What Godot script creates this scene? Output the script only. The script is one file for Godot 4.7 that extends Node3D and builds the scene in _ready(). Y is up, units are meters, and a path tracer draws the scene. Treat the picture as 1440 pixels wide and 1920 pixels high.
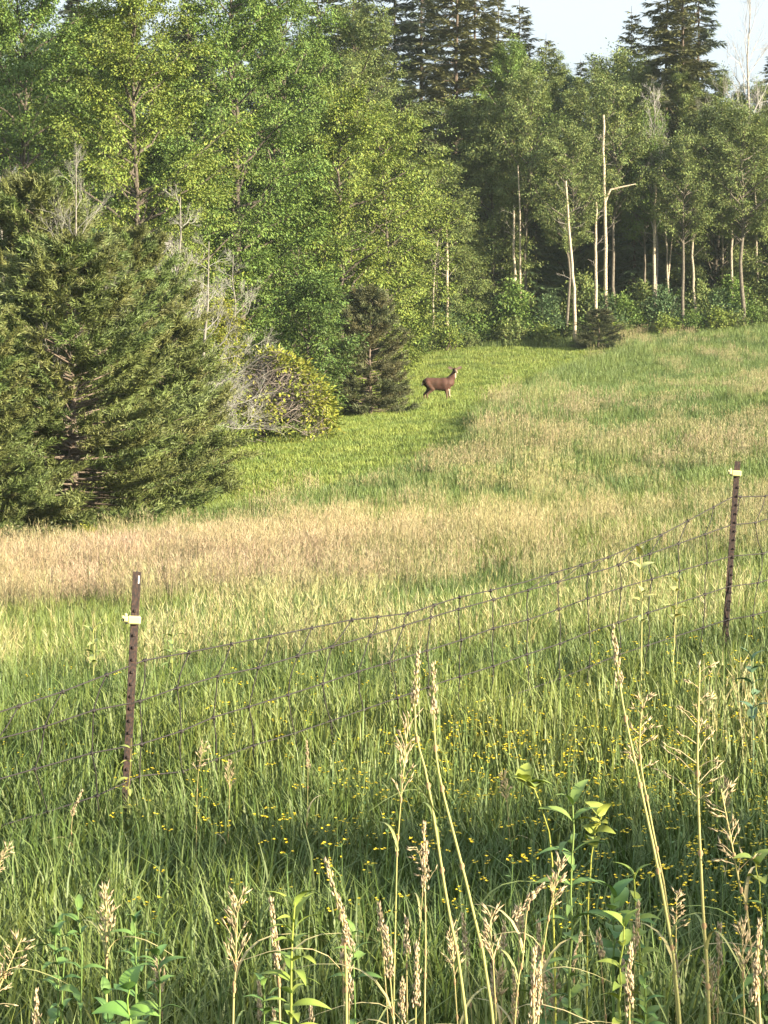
extends Node3D
# A deer in a mown lane beside a wood, seen over a wire fence on a low-sun evening.
# Units are metres, y up, the camera looks along -z; "d" below is distance from the camera along -z.

const EYE := 2.3
const F := 3600.0          # focal length, in pixels of a 1440 x 1920 picture
const PITCH := 0.0666      # the camera looks down by this many radians

var R := RandomNumberGenerator.new()
var nz := FastNoiseLite.new()
var taken := {}
var M := {}

# ------------------------------------------------------------------ mesh builder
class MB:
	var v := PackedVector3Array()
	var n := PackedVector3Array()
	var c := PackedColorArray()
	var ix := PackedInt32Array()

	func leaf(p: Vector3, dir: Vector3, side: Vector3, l: float, w: float, col: Color, fold := 0.12) -> void:
		# a folded diamond: stalk end, two sides, tip
		var up := side.cross(dir)
		var k := v.size()
		var m := p + dir * (l * 0.45)
		v.append(p); v.append(m + side * (w * 0.5) + up * (w * fold)); v.append(p + dir * l - up * (l * 0.1)); v.append(m - side * (w * 0.5) + up * (w * fold))
		n.append(up); n.append((up - side * 0.3).normalized()); n.append(up); n.append((up + side * 0.3).normalized())
		c.append(col); c.append(col); c.append(col); c.append(col)
		ix.append(k); ix.append(k + 1); ix.append(k + 2); ix.append(k); ix.append(k + 2); ix.append(k + 3)

	func frond(p: Vector3, dir: Vector3, side: Vector3, l: float, w: float, col: Color) -> void:
		# one slender triangle
		var up := side.cross(dir)
		var k := v.size()
		v.append(p + side * (w * 0.5)); v.append(p + dir * l + up * (l * 0.12)); v.append(p - side * (w * 0.5))
		n.append((up - side * 0.3).normalized()); n.append(up); n.append((up + side * 0.3).normalized())
		c.append(col); c.append(col); c.append(col)
		ix.append(k); ix.append(k + 1); ix.append(k + 2)

	func tube(ps: Array, rs: Array, sides: int, col: Color, cap := true) -> void:
		var k0 := v.size()
		var m := ps.size()
		var ref := Vector3.RIGHT
		var t0: Vector3 = (ps[m - 1] - ps[0]).normalized()
		if absf(t0.dot(ref)) > 0.8:
			ref = Vector3.UP
		for i in m:
			var t: Vector3 = (ps[mini(i + 1, m - 1)] - ps[maxi(i - 1, 0)]).normalized()
			var a := t.cross(ref).normalized()
			var b := t.cross(a)
			for j in sides:
				var th := TAU * j / sides
				var q := a * cos(th) + b * sin(th)
				v.append(ps[i] + q * rs[i]); n.append(q); c.append(col)
		for i in m - 1:
			for j in sides:
				var a := k0 + i * sides + j
				var b := k0 + i * sides + (j + 1) % sides
				ix.append(a); ix.append(b); ix.append(b + sides)
				ix.append(a); ix.append(b + sides); ix.append(a + sides)
		if cap:
			for e in [0, m - 1]:
				var k := v.size()
				var t: Vector3 = (ps[1] - ps[0]).normalized() * -1.0 if e == 0 else (ps[m - 1] - ps[m - 2]).normalized()
				v.append(ps[e]); n.append(t); c.append(col)
				for j in sides:
					v.append(v[k0 + e * sides + j]); n.append(t); c.append(col)
				for j in sides:
					ix.append(k); ix.append(k + 1 + j); ix.append(k + 1 + (j + 1) % sides)

	func strip(ps: Array, ws: Array, side: Vector3, cols: Array, fold := 0.0) -> void:
		# a ribbon along ps, folded along its midrib
		var m := ps.size()
		var k0 := v.size()
		for i in m:
			var t: Vector3 = (ps[mini(i + 1, m - 1)] - ps[maxi(i - 1, 0)]).normalized()
			var s := (side - t * side.dot(t)).normalized()
			var up := s.cross(t)
			var w: float = ws[i]
			var lift := up * (w * fold)
			v.append(ps[i] - s * w + lift); v.append(ps[i]); v.append(ps[i] + s * w + lift)
			n.append((up + s * fold).normalized()); n.append(up); n.append((up - s * fold).normalized())
			var edge: Color = cols[i] * 0.86
			c.append(Color(edge, 1)); c.append(cols[i]); c.append(Color(edge, 1))
		for i in m - 1:
			for j in 2:
				var a := k0 + i * 3 + j
				ix.append(a); ix.append(a + 1); ix.append(a + 4); ix.append(a); ix.append(a + 4); ix.append(a + 3)

	func blade(ps: Array, ws: Array, side: Vector3, c0: Color, c1: Color) -> void:
		# a flat grass blade that narrows to a point
		var m := ps.size()
		var k0 := v.size()
		for i in m:
			var t: Vector3 = (ps[mini(i + 1, m - 1)] - ps[maxi(i - 1, 0)]).normalized()
			var up := side.cross(t).normalized()
			var col := c0.lerp(c1, float(i) / (m - 1))
			if i == m - 1:
				v.append(ps[i]); n.append(up); c.append(col)
			else:
				v.append(ps[i] - side * ws[i]); v.append(ps[i] + side * ws[i])
				n.append(up); n.append(up); c.append(col); c.append(col)
		for i in m - 1:
			var a := k0 + i * 2
			if i == m - 2:
				ix.append(a); ix.append(a + 1); ix.append(a + 2)
			else:
				ix.append(a); ix.append(a + 1); ix.append(a + 3); ix.append(a); ix.append(a + 3); ix.append(a + 2)

	func spindle(p: Vector3, dir: Vector3, l: float, r: float, col: Color) -> void:
		# a four-sided husk pointed at both ends
		var a := dir.cross(Vector3(0.3, 0.2, 1).normalized()).normalized()
		var b := dir.cross(a)
		var k := v.size()
		v.append(p); n.append(-dir); c.append(col)
		for q in [a, b, -a, -b]:
			v.append(p + dir * l * 0.4 + q * r); n.append(q); c.append(col)
		v.append(p + dir * l); n.append(dir); c.append(col)
		for j in 4:
			var e := k + 1 + j
			var f := k + 1 + (j + 1) % 4
			ix.append(k); ix.append(e); ix.append(f); ix.append(k + 5); ix.append(f); ix.append(e)

	func box(t: Transform3D, s: Vector3, col := Color.WHITE, bevel := 0.0) -> void:
		# a box whose edges are chamfered by bevel
		var h := s * 0.5
		for ax in 3:
			for sg in [-1.0, 1.0]:
				var nn := Vector3.ZERO; nn[ax] = sg
				var u := (ax + 1) % 3
				var w := (ax + 2) % 3
				var k := v.size()
				for q in [[-1, -1], [1, -1], [1, 1], [-1, 1]]:
					var p := Vector3.ZERO
					p[ax] = sg * h[ax]; p[u] = q[0] * (h[u] - bevel); p[w] = q[1] * (h[w] - bevel)
					v.append(t * p); n.append((t.basis * nn).normalized()); c.append(col)
				for e in [0, 1, 2, 0, 2, 3]: ix.append(k + e)
		if bevel > 0:
			for ax in 3:
				var u := (ax + 1) % 3
				var w := (ax + 2) % 3
				for q in [[-1, -1], [1, -1], [1, 1], [-1, 1]]:
					var nn := Vector3.ZERO; nn[u] = q[0]; nn[w] = q[1]
					var k := v.size()
					for e in [-1.0, 1.0]:
						for o in 2:
							var p := Vector3.ZERO
							p[ax] = e * (h[ax] - bevel)
							p[u] = q[0] * (h[u] - (bevel if o == 1 else 0.0)); p[w] = q[1] * (h[w] - (bevel if o == 0 else 0.0))
							v.append(t * p); n.append((t.basis * nn).normalized()); c.append(col)
					for e in [0, 1, 3, 0, 3, 2]: ix.append(k + e)
			for sx in [-1.0, 1.0]:
				for sy in [-1.0, 1.0]:
					for sz in [-1.0, 1.0]:
						var k := v.size()
						for o in 3:
							var p := Vector3(sx * (h.x - bevel), sy * (h.y - bevel), sz * (h.z - bevel))
							p[o] = [sx * h.x, sy * h.y, sz * h.z][o]
							v.append(t * p); n.append((t.basis * Vector3(sx, sy, sz)).normalized()); c.append(col)
						for e in 3: ix.append(k + e)

	func mesh(m: Material) -> ArrayMesh:
		# front faces run clockwise: turn every face to agree with its normals
		for i in range(0, ix.size(), 3):
			var p := v[ix[i]]
			if (v[ix[i + 2]] - p).cross(v[ix[i + 1]] - p).dot(n[ix[i]] + n[ix[i + 1]] + n[ix[i + 2]]) < 0.0:
				var k := ix[i + 1]
				ix[i + 1] = ix[i + 2]
				ix[i + 2] = k
		var a := []
		a.resize(Mesh.ARRAY_MAX)
		a[Mesh.ARRAY_VERTEX] = v; a[Mesh.ARRAY_NORMAL] = n; a[Mesh.ARRAY_COLOR] = c; a[Mesh.ARRAY_INDEX] = ix
		var o := ArrayMesh.new()
		o.add_surface_from_arrays(Mesh.PRIMITIVE_TRIANGLES, a)
		o.surface_set_material(0, m)
		return o

# ------------------------------------------------------------------ small helpers
func lin(r: float, g: float, b: float) -> Color:
	return Color(r, g, b).linear_to_srgb()

func mat(called: String, col: Color, rough := 0.8, back := Color.BLACK, vert := true) -> StandardMaterial3D:
	var m := StandardMaterial3D.new()
	m.resource_name = called
	m.albedo_color = col
	m.roughness = rough
	m.vertex_color_use_as_albedo = vert
	m.cull_mode = BaseMaterial3D.CULL_DISABLED
	if back != Color.BLACK:
		m.backlight_enabled = true
		m.backlight = back
	return m

func ramp_tex(freq: float, seed_: int, stops: Array, size := 512, octaves := 4) -> NoiseTexture2D:
	var f := FastNoiseLite.new()
	f.seed = seed_; f.frequency = freq; f.fractal_octaves = octaves
	var t := NoiseTexture2D.new()
	t.width = size; t.height = size; t.seamless = true; t.noise = f
	var g := Gradient.new()
	g.offsets = PackedFloat32Array(stops.map(func(s): return s[0]))
	g.colors = PackedColorArray(stops.map(func(s): return s[1]))
	t.color_ramp = g
	return t

func numbered(called: String) -> String:
	taken[called] = taken.get(called, -1) + 1
	return called if taken[called] == 0 else "%s_%03d" % [called, taken[called]]

func thing(called: String, label: String, category: String, at: Vector3, turn := 0.0, group := "") -> Node3D:
	var o := Node3D.new()
	o.name = numbered(called)
	add_child(o)
	o.position = at
	o.rotation.y = turn
	tag(o, label, category, group)
	return o

func tag(o: Node, label: String, category: String, group := "") -> void:
	o.set_meta("label", label)
	o.set_meta("category", category)
	if group: o.set_meta("group", group)

func part(parent: Node, called: String, mesh: Mesh, m: Material = null) -> MeshInstance3D:
	var o := MeshInstance3D.new()
	o.name = called
	o.mesh = mesh
	if m: o.material_override = m
	parent.add_child(o, true)
	return o

func nth(i: int) -> String:
	var units := ["", "first", "second", "third", "fourth", "fifth", "sixth", "seventh", "eighth", "ninth", "tenth", "eleventh", "twelfth", "thirteenth", "fourteenth", "fifteenth", "sixteenth", "seventeenth", "eighteenth", "nineteenth"]
	if i < 20: return units[i]
	if i % 10 == 0: return ["twentieth", "thirtieth", "fortieth"][i / 10 - 2]
	return ["twenty", "thirty", "forty"][i / 10 - 2] + " " + units[i % 10]

func rnd(a := 1.0) -> float:
	return R.randf_range(-a, a)

func rv() -> Vector3:
	return Vector3(rnd(), rnd(), rnd())

func side_of(d: Vector3) -> Vector3:
	var q := d.cross(rv())
	return q.normalized() if q.length() > 0.01 else d.cross(Vector3(0.3, 0.9, 0.1)).normalized()

# world point seen at pixel (px, py) of the 1440 x 1920 picture at distance d along -z
func at(px: float, py: float, d: float) -> Vector3:
	var u := (px - 720.0) / F
	var w := -(py - 960.0) / F
	var fwd := cos(PITCH) + w * sin(PITCH)
	var up := -sin(PITCH) + w * cos(PITCH)
	return Vector3(u / fwd * d, EYE + up / fwd * d, -d)

func px_x(px: float, d: float) -> float:
	return (px - 720.0) / F * d

const PROFILE := [[-400, -1.2], [-30, -1.5], [0, -1.65], [3, -1.85], [5, -2.0], [8.5, -2.1], [12, -2.1], [16, -2.5], [20, -2.8], [27, -3.15], [38, -3.2], [46, -3.05], [53, -2.75], [60, -2.3], [68, -1.75], [86, -1.05], [103, 0.45], [115, 2.0], [125, 3.2], [160, 6.5], [250, 11], [600, 14], [4000, 14]]
const MOWN := [[-5.6, 45.0], [-1.0, 51.0], [2.9, 60.0], [4.0, 72.0], [5.6, 84.0], [9.0, 98.0], [14.0, 110.0], [12.0, 113.0], [6.0, 114.0], [0.5, 116.0], [-1.0, 98.0], [-4.0, 70.0], [-8.0, 52.0]]
var mown_poly := PackedVector2Array()

func ground(x: float, z: float) -> float:
	var d := -z
	var y: float = PROFILE[-1][1]
	for i in PROFILE.size() - 1:
		if d <= PROFILE[i + 1][0]:
			var a: Array = PROFILE[i]
			var b: Array = PROFILE[i + 1]
			# cubic through the neighbours, so that the slope has no kinks
			var p: Array = PROFILE[maxi(i - 1, 0)]
			var q: Array = PROFILE[mini(i + 2, PROFILE.size() - 1)]
			var h: float = b[0] - a[0]
			var t: float = clampf((d - a[0]) / h, 0, 1)
			var ma: float = (b[1] - p[1]) / maxf(b[0] - p[0], 0.01) * h
			var mb: float = (q[1] - a[1]) / maxf(q[0] - a[0], 0.01) * h
			var t2 := t * t
			var t3 := t2 * t
			y = (2 * t3 - 3 * t2 + 1) * a[1] + (t3 - 2 * t2 + t) * ma + (-2 * t3 + 3 * t2) * b[1] + (t3 - t2) * mb
			break
	var tilt := 0.07 * smoothstep(3, 10, d) * (1.0 - 0.5 * smoothstep(60, 110, d))
	y += tilt * clampf(x, -12, 40)
	# the lane beside the wood lies a little below the bank on its right
	if d > 55 and d < 125:
		var edge := bank(d)
		y += 0.2 * smoothstep(-0.6, 1.6, x - edge) * smoothstep(58, 72, d) * (1.0 - smoothstep(104, 118, d))
	y += 0.10 * nz.get_noise_2d(x * 6.0, z * 6.0) + 0.03 * nz.get_noise_2d(x * 40.0, z * 40.0)
	return EYE + y

func bank(d: float) -> float:
	var k := [[40, 0.0], [60, 2.9], [72, 4.0], [84, 5.6], [98, 9.0], [110, 14.0], [130, 22.0]]
	for i in k.size() - 1:
		if d <= k[i + 1][0]:
			return lerpf(k[i][1], k[i + 1][1], clampf((d - k[i][0]) / (k[i + 1][0] - k[i][0]), 0, 1))
	return 22.0

func on_ground(px: float, d: float) -> Vector3:
	var x := px_x(px, d)
	return Vector3(x, ground(x, -d), -d)

# ------------------------------------------------------------------ camera, sky, sun
func set_light() -> void:
	var cam := Camera3D.new()
	cam.name = "camera"
	cam.fov = rad_to_deg(2.0 * atan(960.0 / F))
	cam.near = 0.1
	cam.far = 6000.0
	cam.position = Vector3(0, EYE, 0)
	cam.rotation.x = -PITCH
	add_child(cam)
	cam.current = true
	var env := Environment.new()
	env.background_mode = Environment.BG_SKY
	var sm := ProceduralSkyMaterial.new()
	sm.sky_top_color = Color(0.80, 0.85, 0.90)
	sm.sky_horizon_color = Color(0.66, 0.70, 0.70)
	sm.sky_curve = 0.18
	sm.ground_bottom_color = Color(0.16, 0.18, 0.10)
	sm.ground_horizon_color = Color(0.55, 0.58, 0.50)
	sm.sun_angle_max = 0.0
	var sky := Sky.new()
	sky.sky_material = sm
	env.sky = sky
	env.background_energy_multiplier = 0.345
	env.tonemap_mode = Environment.TONE_MAPPER_LINEAR
	env.tonemap_exposure = 5.4
	env.fog_enabled = true          # the evening air between the camera and the far wood
	env.fog_density = 0.00015
	env.fog_light_color = Color(0.80, 0.86, 0.86)
	env.sdfgi_enabled = true
	env.ssao_enabled = true
	env.ssil_enabled = true
	var we := WorldEnvironment.new()
	we.environment = env
	add_child(we)
	var sun := DirectionalLight3D.new()
	sun.name = "sun"
	sun.light_energy = 1.25
	sun.light_color = Color(1.0, 0.945, 0.83)
	sun.light_angular_distance = 0.6
	sun.shadow_enabled = true
	add_child(sun)
	var to_sun := Vector3(0.86 * cos(SUN_UP), sin(SUN_UP), 0.51 * cos(SUN_UP))
	sun.look_at_from_position(to_sun * 100.0, Vector3.ZERO)

const SUN_UP := 0.31

# ------------------------------------------------------------------ materials
func set_materials() -> void:
	M.leaf = mat("leaf", Color.WHITE, 0.7, lin(0.10, 0.14, 0.02))
	M.grass = mat("grass", Color.WHITE, 0.6, lin(0.10, 0.12, 0.03))
	M.needle = mat("needle", Color.WHITE, 0.65, lin(0.02, 0.025, 0.005))
	M.straw = mat("straw", Color.WHITE, 0.7, lin(0.14, 0.10, 0.04))
	M.twig = mat("twig", Color.WHITE, 0.9)
	M.plain = mat("plain", Color.WHITE, 0.6)
	M.petal = mat("petal", Color.WHITE, 0.5, lin(0.3, 0.2, 0.0))
	# bark: grey-brown, and the chalky bark of the pale poles
	M.bark = mat("bark", Color.WHITE, 0.95)
	M.bark.albedo_texture = ramp_tex(0.02, 5, [[0.2, Color(0.55, 0.52, 0.5)], [0.5, Color(0.85, 0.83, 0.8)], [0.8, Color(1, 1, 1)]])
	M.bark.uv1_triplanar = true
	M.bark.uv1_scale = Vector3(2.0, 0.5, 2.0)
	M.pale_bark = mat("pale_bark", Color.WHITE, 0.9)
	M.pale_bark.albedo_texture = ramp_tex(0.02, 9, [[0.0, Color(0.22, 0.19, 0.17)], [0.28, Color(0.5, 0.44, 0.38)], [0.36, Color(0.9, 0.86, 0.8)], [1.0, Color(1, 0.98, 0.94)]])
	M.pale_bark.uv1_triplanar = true
	M.pale_bark.uv1_scale = Vector3(0.8, 1.6, 0.8)
	M.rust = mat("rust", Color.WHITE, 0.75)
	M.rust.albedo_texture = ramp_tex(0.03, 12, [[0.2, lin(0.014, 0.010, 0.010)], [0.5, lin(0.032, 0.019, 0.015)], [0.68, lin(0.075, 0.034, 0.02)], [0.8, lin(0.04, 0.032, 0.03)]])
	M.rust.uv1_triplanar = true
	M.rust.uv1_scale = Vector3(5, 2.2, 5)
	M.wire = mat("wire", lin(0.02, 0.015, 0.013), 0.7, Color.BLACK, false)
	M.cream = mat("cream", lin(0.56, 0.51, 0.23), 0.45, Color.BLACK, false)
	M.slot_shade = mat("slot_shade", lin(0.012, 0.011, 0.01), 0.8, Color.BLACK, false)  # near-black colour for the shade inside the insulator slots
	M.chip = mat("chip", lin(0.7, 0.66, 0.62), 0.6, Color.BLACK, false)
	M.fur = mat("fur", Color.WHITE, 0.8)
	M.soil = mat("soil", Color.WHITE, 1.0, Color.BLACK, false)
	M.soil.albedo_texture = ramp_tex(0.012, 3, [[0.2, lin(0.035, 0.05, 0.015)], [0.5, lin(0.06, 0.08, 0.025)], [0.75, lin(0.10, 0.10, 0.04)], [0.95, lin(0.13, 0.11, 0.06)]], 1024, 5)
	M.soil.uv1_triplanar = true
	M.soil.uv1_world_triplanar = true
	M.soil.uv1_scale = Vector3(0.21, 0.21, 0.21)

# ------------------------------------------------------------------ the ground
func set_ground() -> void:
	var xs := []
	var zs := []
	for k in [[-3000, -600, 600], [-600, -120, 60], [-120, -30, 6], [-30, 40, 1], [40, 130, 6], [130, 610, 60], [610, 3010, 600]]:
		var a: float = k[0]
		while a < k[1] - 0.01:
			xs.append(a); a += k[2]
	for k in [[-3000, -600, 600], [-600, -180, 40], [-180, -130, 4], [-130, 6, 1], [6, 60, 6], [60, 640, 58], [640, 3100, 600]]:
		var a: float = k[0]
		while a < k[1] - 0.01:
			zs.append(a); a += k[2]
	var b := MB.new()
	var w := xs.size()
	for z in zs:
		for x in xs:
			b.v.append(Vector3(x, ground(x, z), z)); b.c.append(Color.WHITE)
			b.n.append(Vector3(ground(x - 0.4, z) - ground(x + 0.4, z), 0.8, ground(x, z - 0.4) - ground(x, z + 0.4)).normalized())
	for j in zs.size() - 1:
		for i in w - 1:
			var k := j * w + i
			for e in [k, k + 1, k + w + 1, k, k + w + 1, k + w]: b.ix.append(e)
	var o := MeshInstance3D.new()
	o.name = "ground"
	o.mesh = b.mesh(M.soil)
	add_child(o)
	o.set_meta("kind", "structure")
	o.set_meta("label", "sloping meadow ground that dips and rises to the wood")

# ------------------------------------------------------------------ trees: meshes of one kind, shared by their copies
func wobbly(a: Vector3, b: Vector3, k: int, amount: float) -> Array:
	var ps := []
	for i in k + 1:
		var t := float(i) / k
		var p := a.lerp(b, t)
		if i > 0: p += rv() * amount * (1.0 if i < k else 0.4)
		ps.append(p)
	return ps

func taper(k: int, r0: float, r1: float) -> Array:
	var rs := []
	for i in k + 1: rs.append(lerpf(r0, r1, float(i) / k))
	return rs

func along(ps: Array, t: float) -> Vector3:
	var f := clampf(t, 0, 1) * (ps.size() - 1)
	var i := mini(int(f), ps.size() - 2)
	return ps[i].lerp(ps[i + 1], f - i)

func leaf_col(cv: float) -> Color:
	var q := cv * R.randf_range(0.8, 1.06)
	var y := R.randf()
	return Color(q * lerpf(0.82, 1.12, y), q, q * lerpf(1.0, 0.75, y), 1)

func tuft(b: MB, p: Vector3, n_: int, spread: Vector3, size: float, out: Vector3) -> void:
	# one bunch of leaves at a twig's end
	var cv := R.randf_range(0.62, 1.0)
	for i in n_:
		var o := Vector3(R.randfn(), R.randfn(), R.randfn()) * 0.5
		o += out * R.randf_range(-0.7, 0.5)
		var dir := (out * 0.7 + o * 0.7 + Vector3(0, -0.35, 0) + rv() * 0.5).normalized()
		var s := (dir.cross(Vector3(rnd(0.7), 1, rnd(0.7)))).normalized()
		b.leaf(p + o * spread, dir, s, size * R.randf_range(0.55, 1.5), size * R.randf_range(0.45, 0.85), leaf_col(cv))

func broadleaf(seed_: int, h: float, cb: float, cr: float, limbs: int, tufts: int, per: int, size: float, shape := 0.4, bc := Color(0.125, 0.105, 0.085)) -> Dictionary:
	R.seed = seed_
	var wood := MB.new()
	var limb := MB.new()
	var crown := MB.new()
	var ps := wobbly(Vector3(0, -0.3, 0), Vector3(rnd(0.6), h * 0.96, rnd(0.6)), 9, h * 0.012)
	wood.tube(ps, taper(9, h * 0.0075 + 0.03, 0.02), 8, bc)
	for i in limbs:
		var t := (i + R.randf()) / limbs
		var y := lerpf(cb, h * 0.95, t)
		var r := cr * (sqrt(maxf(0.0, 1.0 - pow((t - shape) / (1.03 - shape), 2))) if t > shape else lerpf(0.62, 1.0, smoothstep(0, shape, t)))
		r *= R.randf_range(0.62, 1.15)
		var az := i * 2.4 + rnd(0.5)
		var a := along(ps, maxf(0.02, (y - r * 0.35) / h))
		var e := Vector3(cos(az) * r, y + r * R.randf_range(0.0, 0.35), sin(az) * r)
		var lp := wobbly(a, e, 4, r * 0.06)
		limb.tube(lp, taper(4, 0.02 + r * 0.016, 0.008), 5, bc)
		for k in tufts:
			var f := lerpf(0.28, 1.0, pow((k + R.randf()) / tufts, 0.75))
			var q := along(lp, f)
			var out := ((q - Vector3(0, q.y - 0.4, 0)).normalized() + rv() * 0.7).normalized()
			var tip := q + out * r * R.randf_range(0.08, 0.30) + Vector3(0, rnd(0.25), 0)
			limb.tube([q, tip], [0.011, 0.004], 3, bc, false)
			tuft(crown, tip, per, Vector3(0.50, 0.24, 0.50) * (0.46 + r * 0.115), size, out)
	for k in tufts * 3:   # the leader
		var q := along(ps, R.randf_range(0.78, 1.0))
		var out := (rv() + Vector3(0, 0.5, 0)).normalized()
		tuft(crown, q + out * 0.5, per, Vector3(0.5, 0.5, 0.5), size, out)
	return {"trunk": wood.mesh(M.bark), "branches": limb.mesh(M.bark), "crown": crown.mesh(M.leaf)}

func conifer(seed_: int, h: float, r: float, droop: float, bare := 0.08, dense := 1.0) -> Dictionary:
	R.seed = seed_
	var wood := MB.new()
	var limb := MB.new()
	var crown := MB.new()
	var bc := Color(0.13, 0.10, 0.08)
	var ps := wobbly(Vector3(0, -0.3, 0), Vector3(rnd(0.2), h, rnd(0.2)), 8, 0.05)
	wood.tube(ps, taper(8, h * 0.011 + 0.03, 0.012), 7, bc)
	var y := h * bare
	while y < h * 0.985:
		var t := y / h
		for k in 6:
			var az := R.randf() * TAU
			var l := r * pow(1.0 - t, 0.72) * R.randf_range(0.45, 1.15) + 0.15
			var out := Vector3(cos(az), 0, sin(az))
			var a := Vector3(0, y + rnd(0.15), 0)
			var m := a + out * l * 0.55 + Vector3(0, -droop * l * 0.5 + l * 0.1, 0)
			var e := a + out * l + Vector3(0, -droop * l * 0.65 + l * 0.18, 0)
			var bp := [a, m, e]
			limb.tube(bp, [0.012 + l * 0.008, 0.008, 0.004], 4, bc, false)
			var cv := R.randf_range(0.7, 1.0)
			var n_ := int(l / 0.085 * dense) + 3
			for i in n_:
				var f := lerpf(0.15, 1.0, (i + R.randf()) / n_)
				var q := along(bp, f)
				for s in [-1.0, 1.0]:
					var dir: Vector3 = (out * 0.75 + out.cross(Vector3.UP) * s * R.randf_range(0.2, 1.0) + Vector3(0, rnd(0.35) - droop * 0.35, 0)).normalized()
					var col := Color(1, 1, 1) * cv * R.randf_range(0.7, 1.1)
					crown.leaf(q, dir, dir.cross(Vector3(rnd(0.5), 1, rnd(0.5))).normalized(), R.randf_range(0.28, 0.55) * (0.5 + 0.5 * minf(l, 1.4)), R.randf_range(0.07, 0.13), Color(col.r, col.g, col.b * R.randf_range(0.85, 1.1), 1), -0.2)
		y += R.randf_range(0.22, 0.40)
	return {"trunk": wood.mesh(M.bark), "branches": limb.mesh(M.bark), "crown": crown.mesh(M.needle)}

func juniper(seed_: int, h: float, r: float, boughs: int, plumes: int, per: int) -> Dictionary:
	# a ragged cedar: separate boughs, each feathered with sprays that flick outward and up
	R.seed = seed_
	var wood := MB.new()
	var limb := MB.new()
	var crown := MB.new()
	var bc := Color(0.19, 0.15, 0.12)
	var ps := wobbly(Vector3(0, -0.3, 0), Vector3(rnd(0.25), h * 0.98, rnd(0.25)), 8, 0.08)
	wood.tube(ps, taper(8, h * 0.016 + 0.02, 0.012), 8, bc)
	for i in boughs:
		var t := pow((i + R.randf()) / boughs, 1.35)
		var az := i * 2.4 + rnd(0.5)
		var prof := pow(1.0 - t, 0.58) * (0.8 + 0.2 * smoothstep(0.0, 0.12, t))
		var l := r * prof * R.randf_range(0.62, 1.14) + 0.12
		var out := Vector3(cos(az), 0, sin(az))
		var y := t * h + 0.25
		var lift := lerpf(0.02, 0.75, smoothstep(0.0, 0.9, t)) + rnd(0.16)
		var a := Vector3(0, maxf(0.1, y - l * 0.25 * t), 0)
		var e := a + out * l + Vector3(0, l * lift + 0.1, 0)
		var m := a.lerp(e, 0.55) + Vector3(0, -l * 0.08, 0) + out.cross(Vector3.UP) * rnd(0.15) * l
		limb.tube([a, m, e], [0.010 + l * 0.010, 0.012, 0.004], 5, bc, false)
		var bv := R.randf_range(0.7, 1.0)
		var warm := R.randf()
		for j in plumes:
			var f := lerpf(0.3, 1.0, pow((j + R.randf()) / plumes, 0.8))
			var q := along([a, m, e], f)
			var pd := (out * 0.8 + out.cross(Vector3.UP) * rnd(1.0) + Vector3(0, R.randf_range(0.0, 0.9), 0)).normalized()
			var pl := R.randf_range(0.3, 0.62) * (0.55 + 0.2 * minf(l, 2.5))
			var cv := bv * R.randf_range(0.8, 1.1)
			for k in per:
				var g := R.randf()
				var dir := (pd + rv() * 0.85 + Vector3(0, 0.12, 0)).normalized()
				var w := cv * R.randf_range(0.65, 1.1)
				crown.frond(q + pd * pl * g + rv() * 0.07, dir, side_of(dir), R.randf_range(0.09, 0.20), R.randf_range(0.022, 0.042), Color(w * lerpf(0.85, 1.1, warm), w * lerpf(1.02, 0.92, warm), w * 0.9, 1))
	return {"trunk": wood.mesh(M.bark), "branches": limb.mesh(M.bark), "crown": crown.mesh(M.needle)}

func fork(b: MB, a: Vector3, dir: Vector3, l: float, r: float, depth: int, spread: float, col: Color) -> void:
	var ps := [a]
	var dd := dir
	for i in 3:
		dd = (dd + rv() * 0.22 + Vector3(0, 0.06, 0)).normalized()
		ps.append(ps[-1] + dd * l / 3.0)
	b.tube(ps, taper(3, r, r * 0.6), 5 if r > 0.02 else 3, col, false)
	if depth == 0: return
	for i in R.randi_range(3, 4):
		var f := R.randf_range(0.35, 1.0) if i else 1.0
		var nd := (dd + side_of(dd) * spread * R.randf_range(0.5, 1.2)).normalized()
		fork(b, along(ps, f), nd, l * R.randf_range(0.5, 0.75), r * 0.55, depth - 1, spread, col)

func bare_tree(seed_: int, h: float, spread: float, col: Color, depth := 4, limbs := 12, from := 0.3, pale := false) -> Dictionary:
	R.seed = seed_
	var wood := MB.new()
	var limb := MB.new()
	var ps := wobbly(Vector3(0, -0.3, 0), Vector3(rnd(0.5), h, rnd(0.5)), 8, h * 0.012)
	wood.tube(ps, taper(8, h * 0.009 + 0.02, 0.012), 7, col)
	for i in limbs:
		var t := lerpf(from, 0.97, (i + R.randf()) / limbs)
		var az := R.randf() * TAU
		var dir := Vector3(cos(az) * spread, 0.75, sin(az) * spread).normalized()
		fork(limb, along(ps, t), dir, h * 0.16 * (1.25 - t), (0.010 if h < 15 else 0.018) + (0.022 if h < 15 else 0.04) * (1.0 - t), depth - 1, 0.7, col)
	return {"trunk": wood.mesh(M.pale_bark if pale else M.bark), "branches": limb.mesh(M.twig)}

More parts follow.
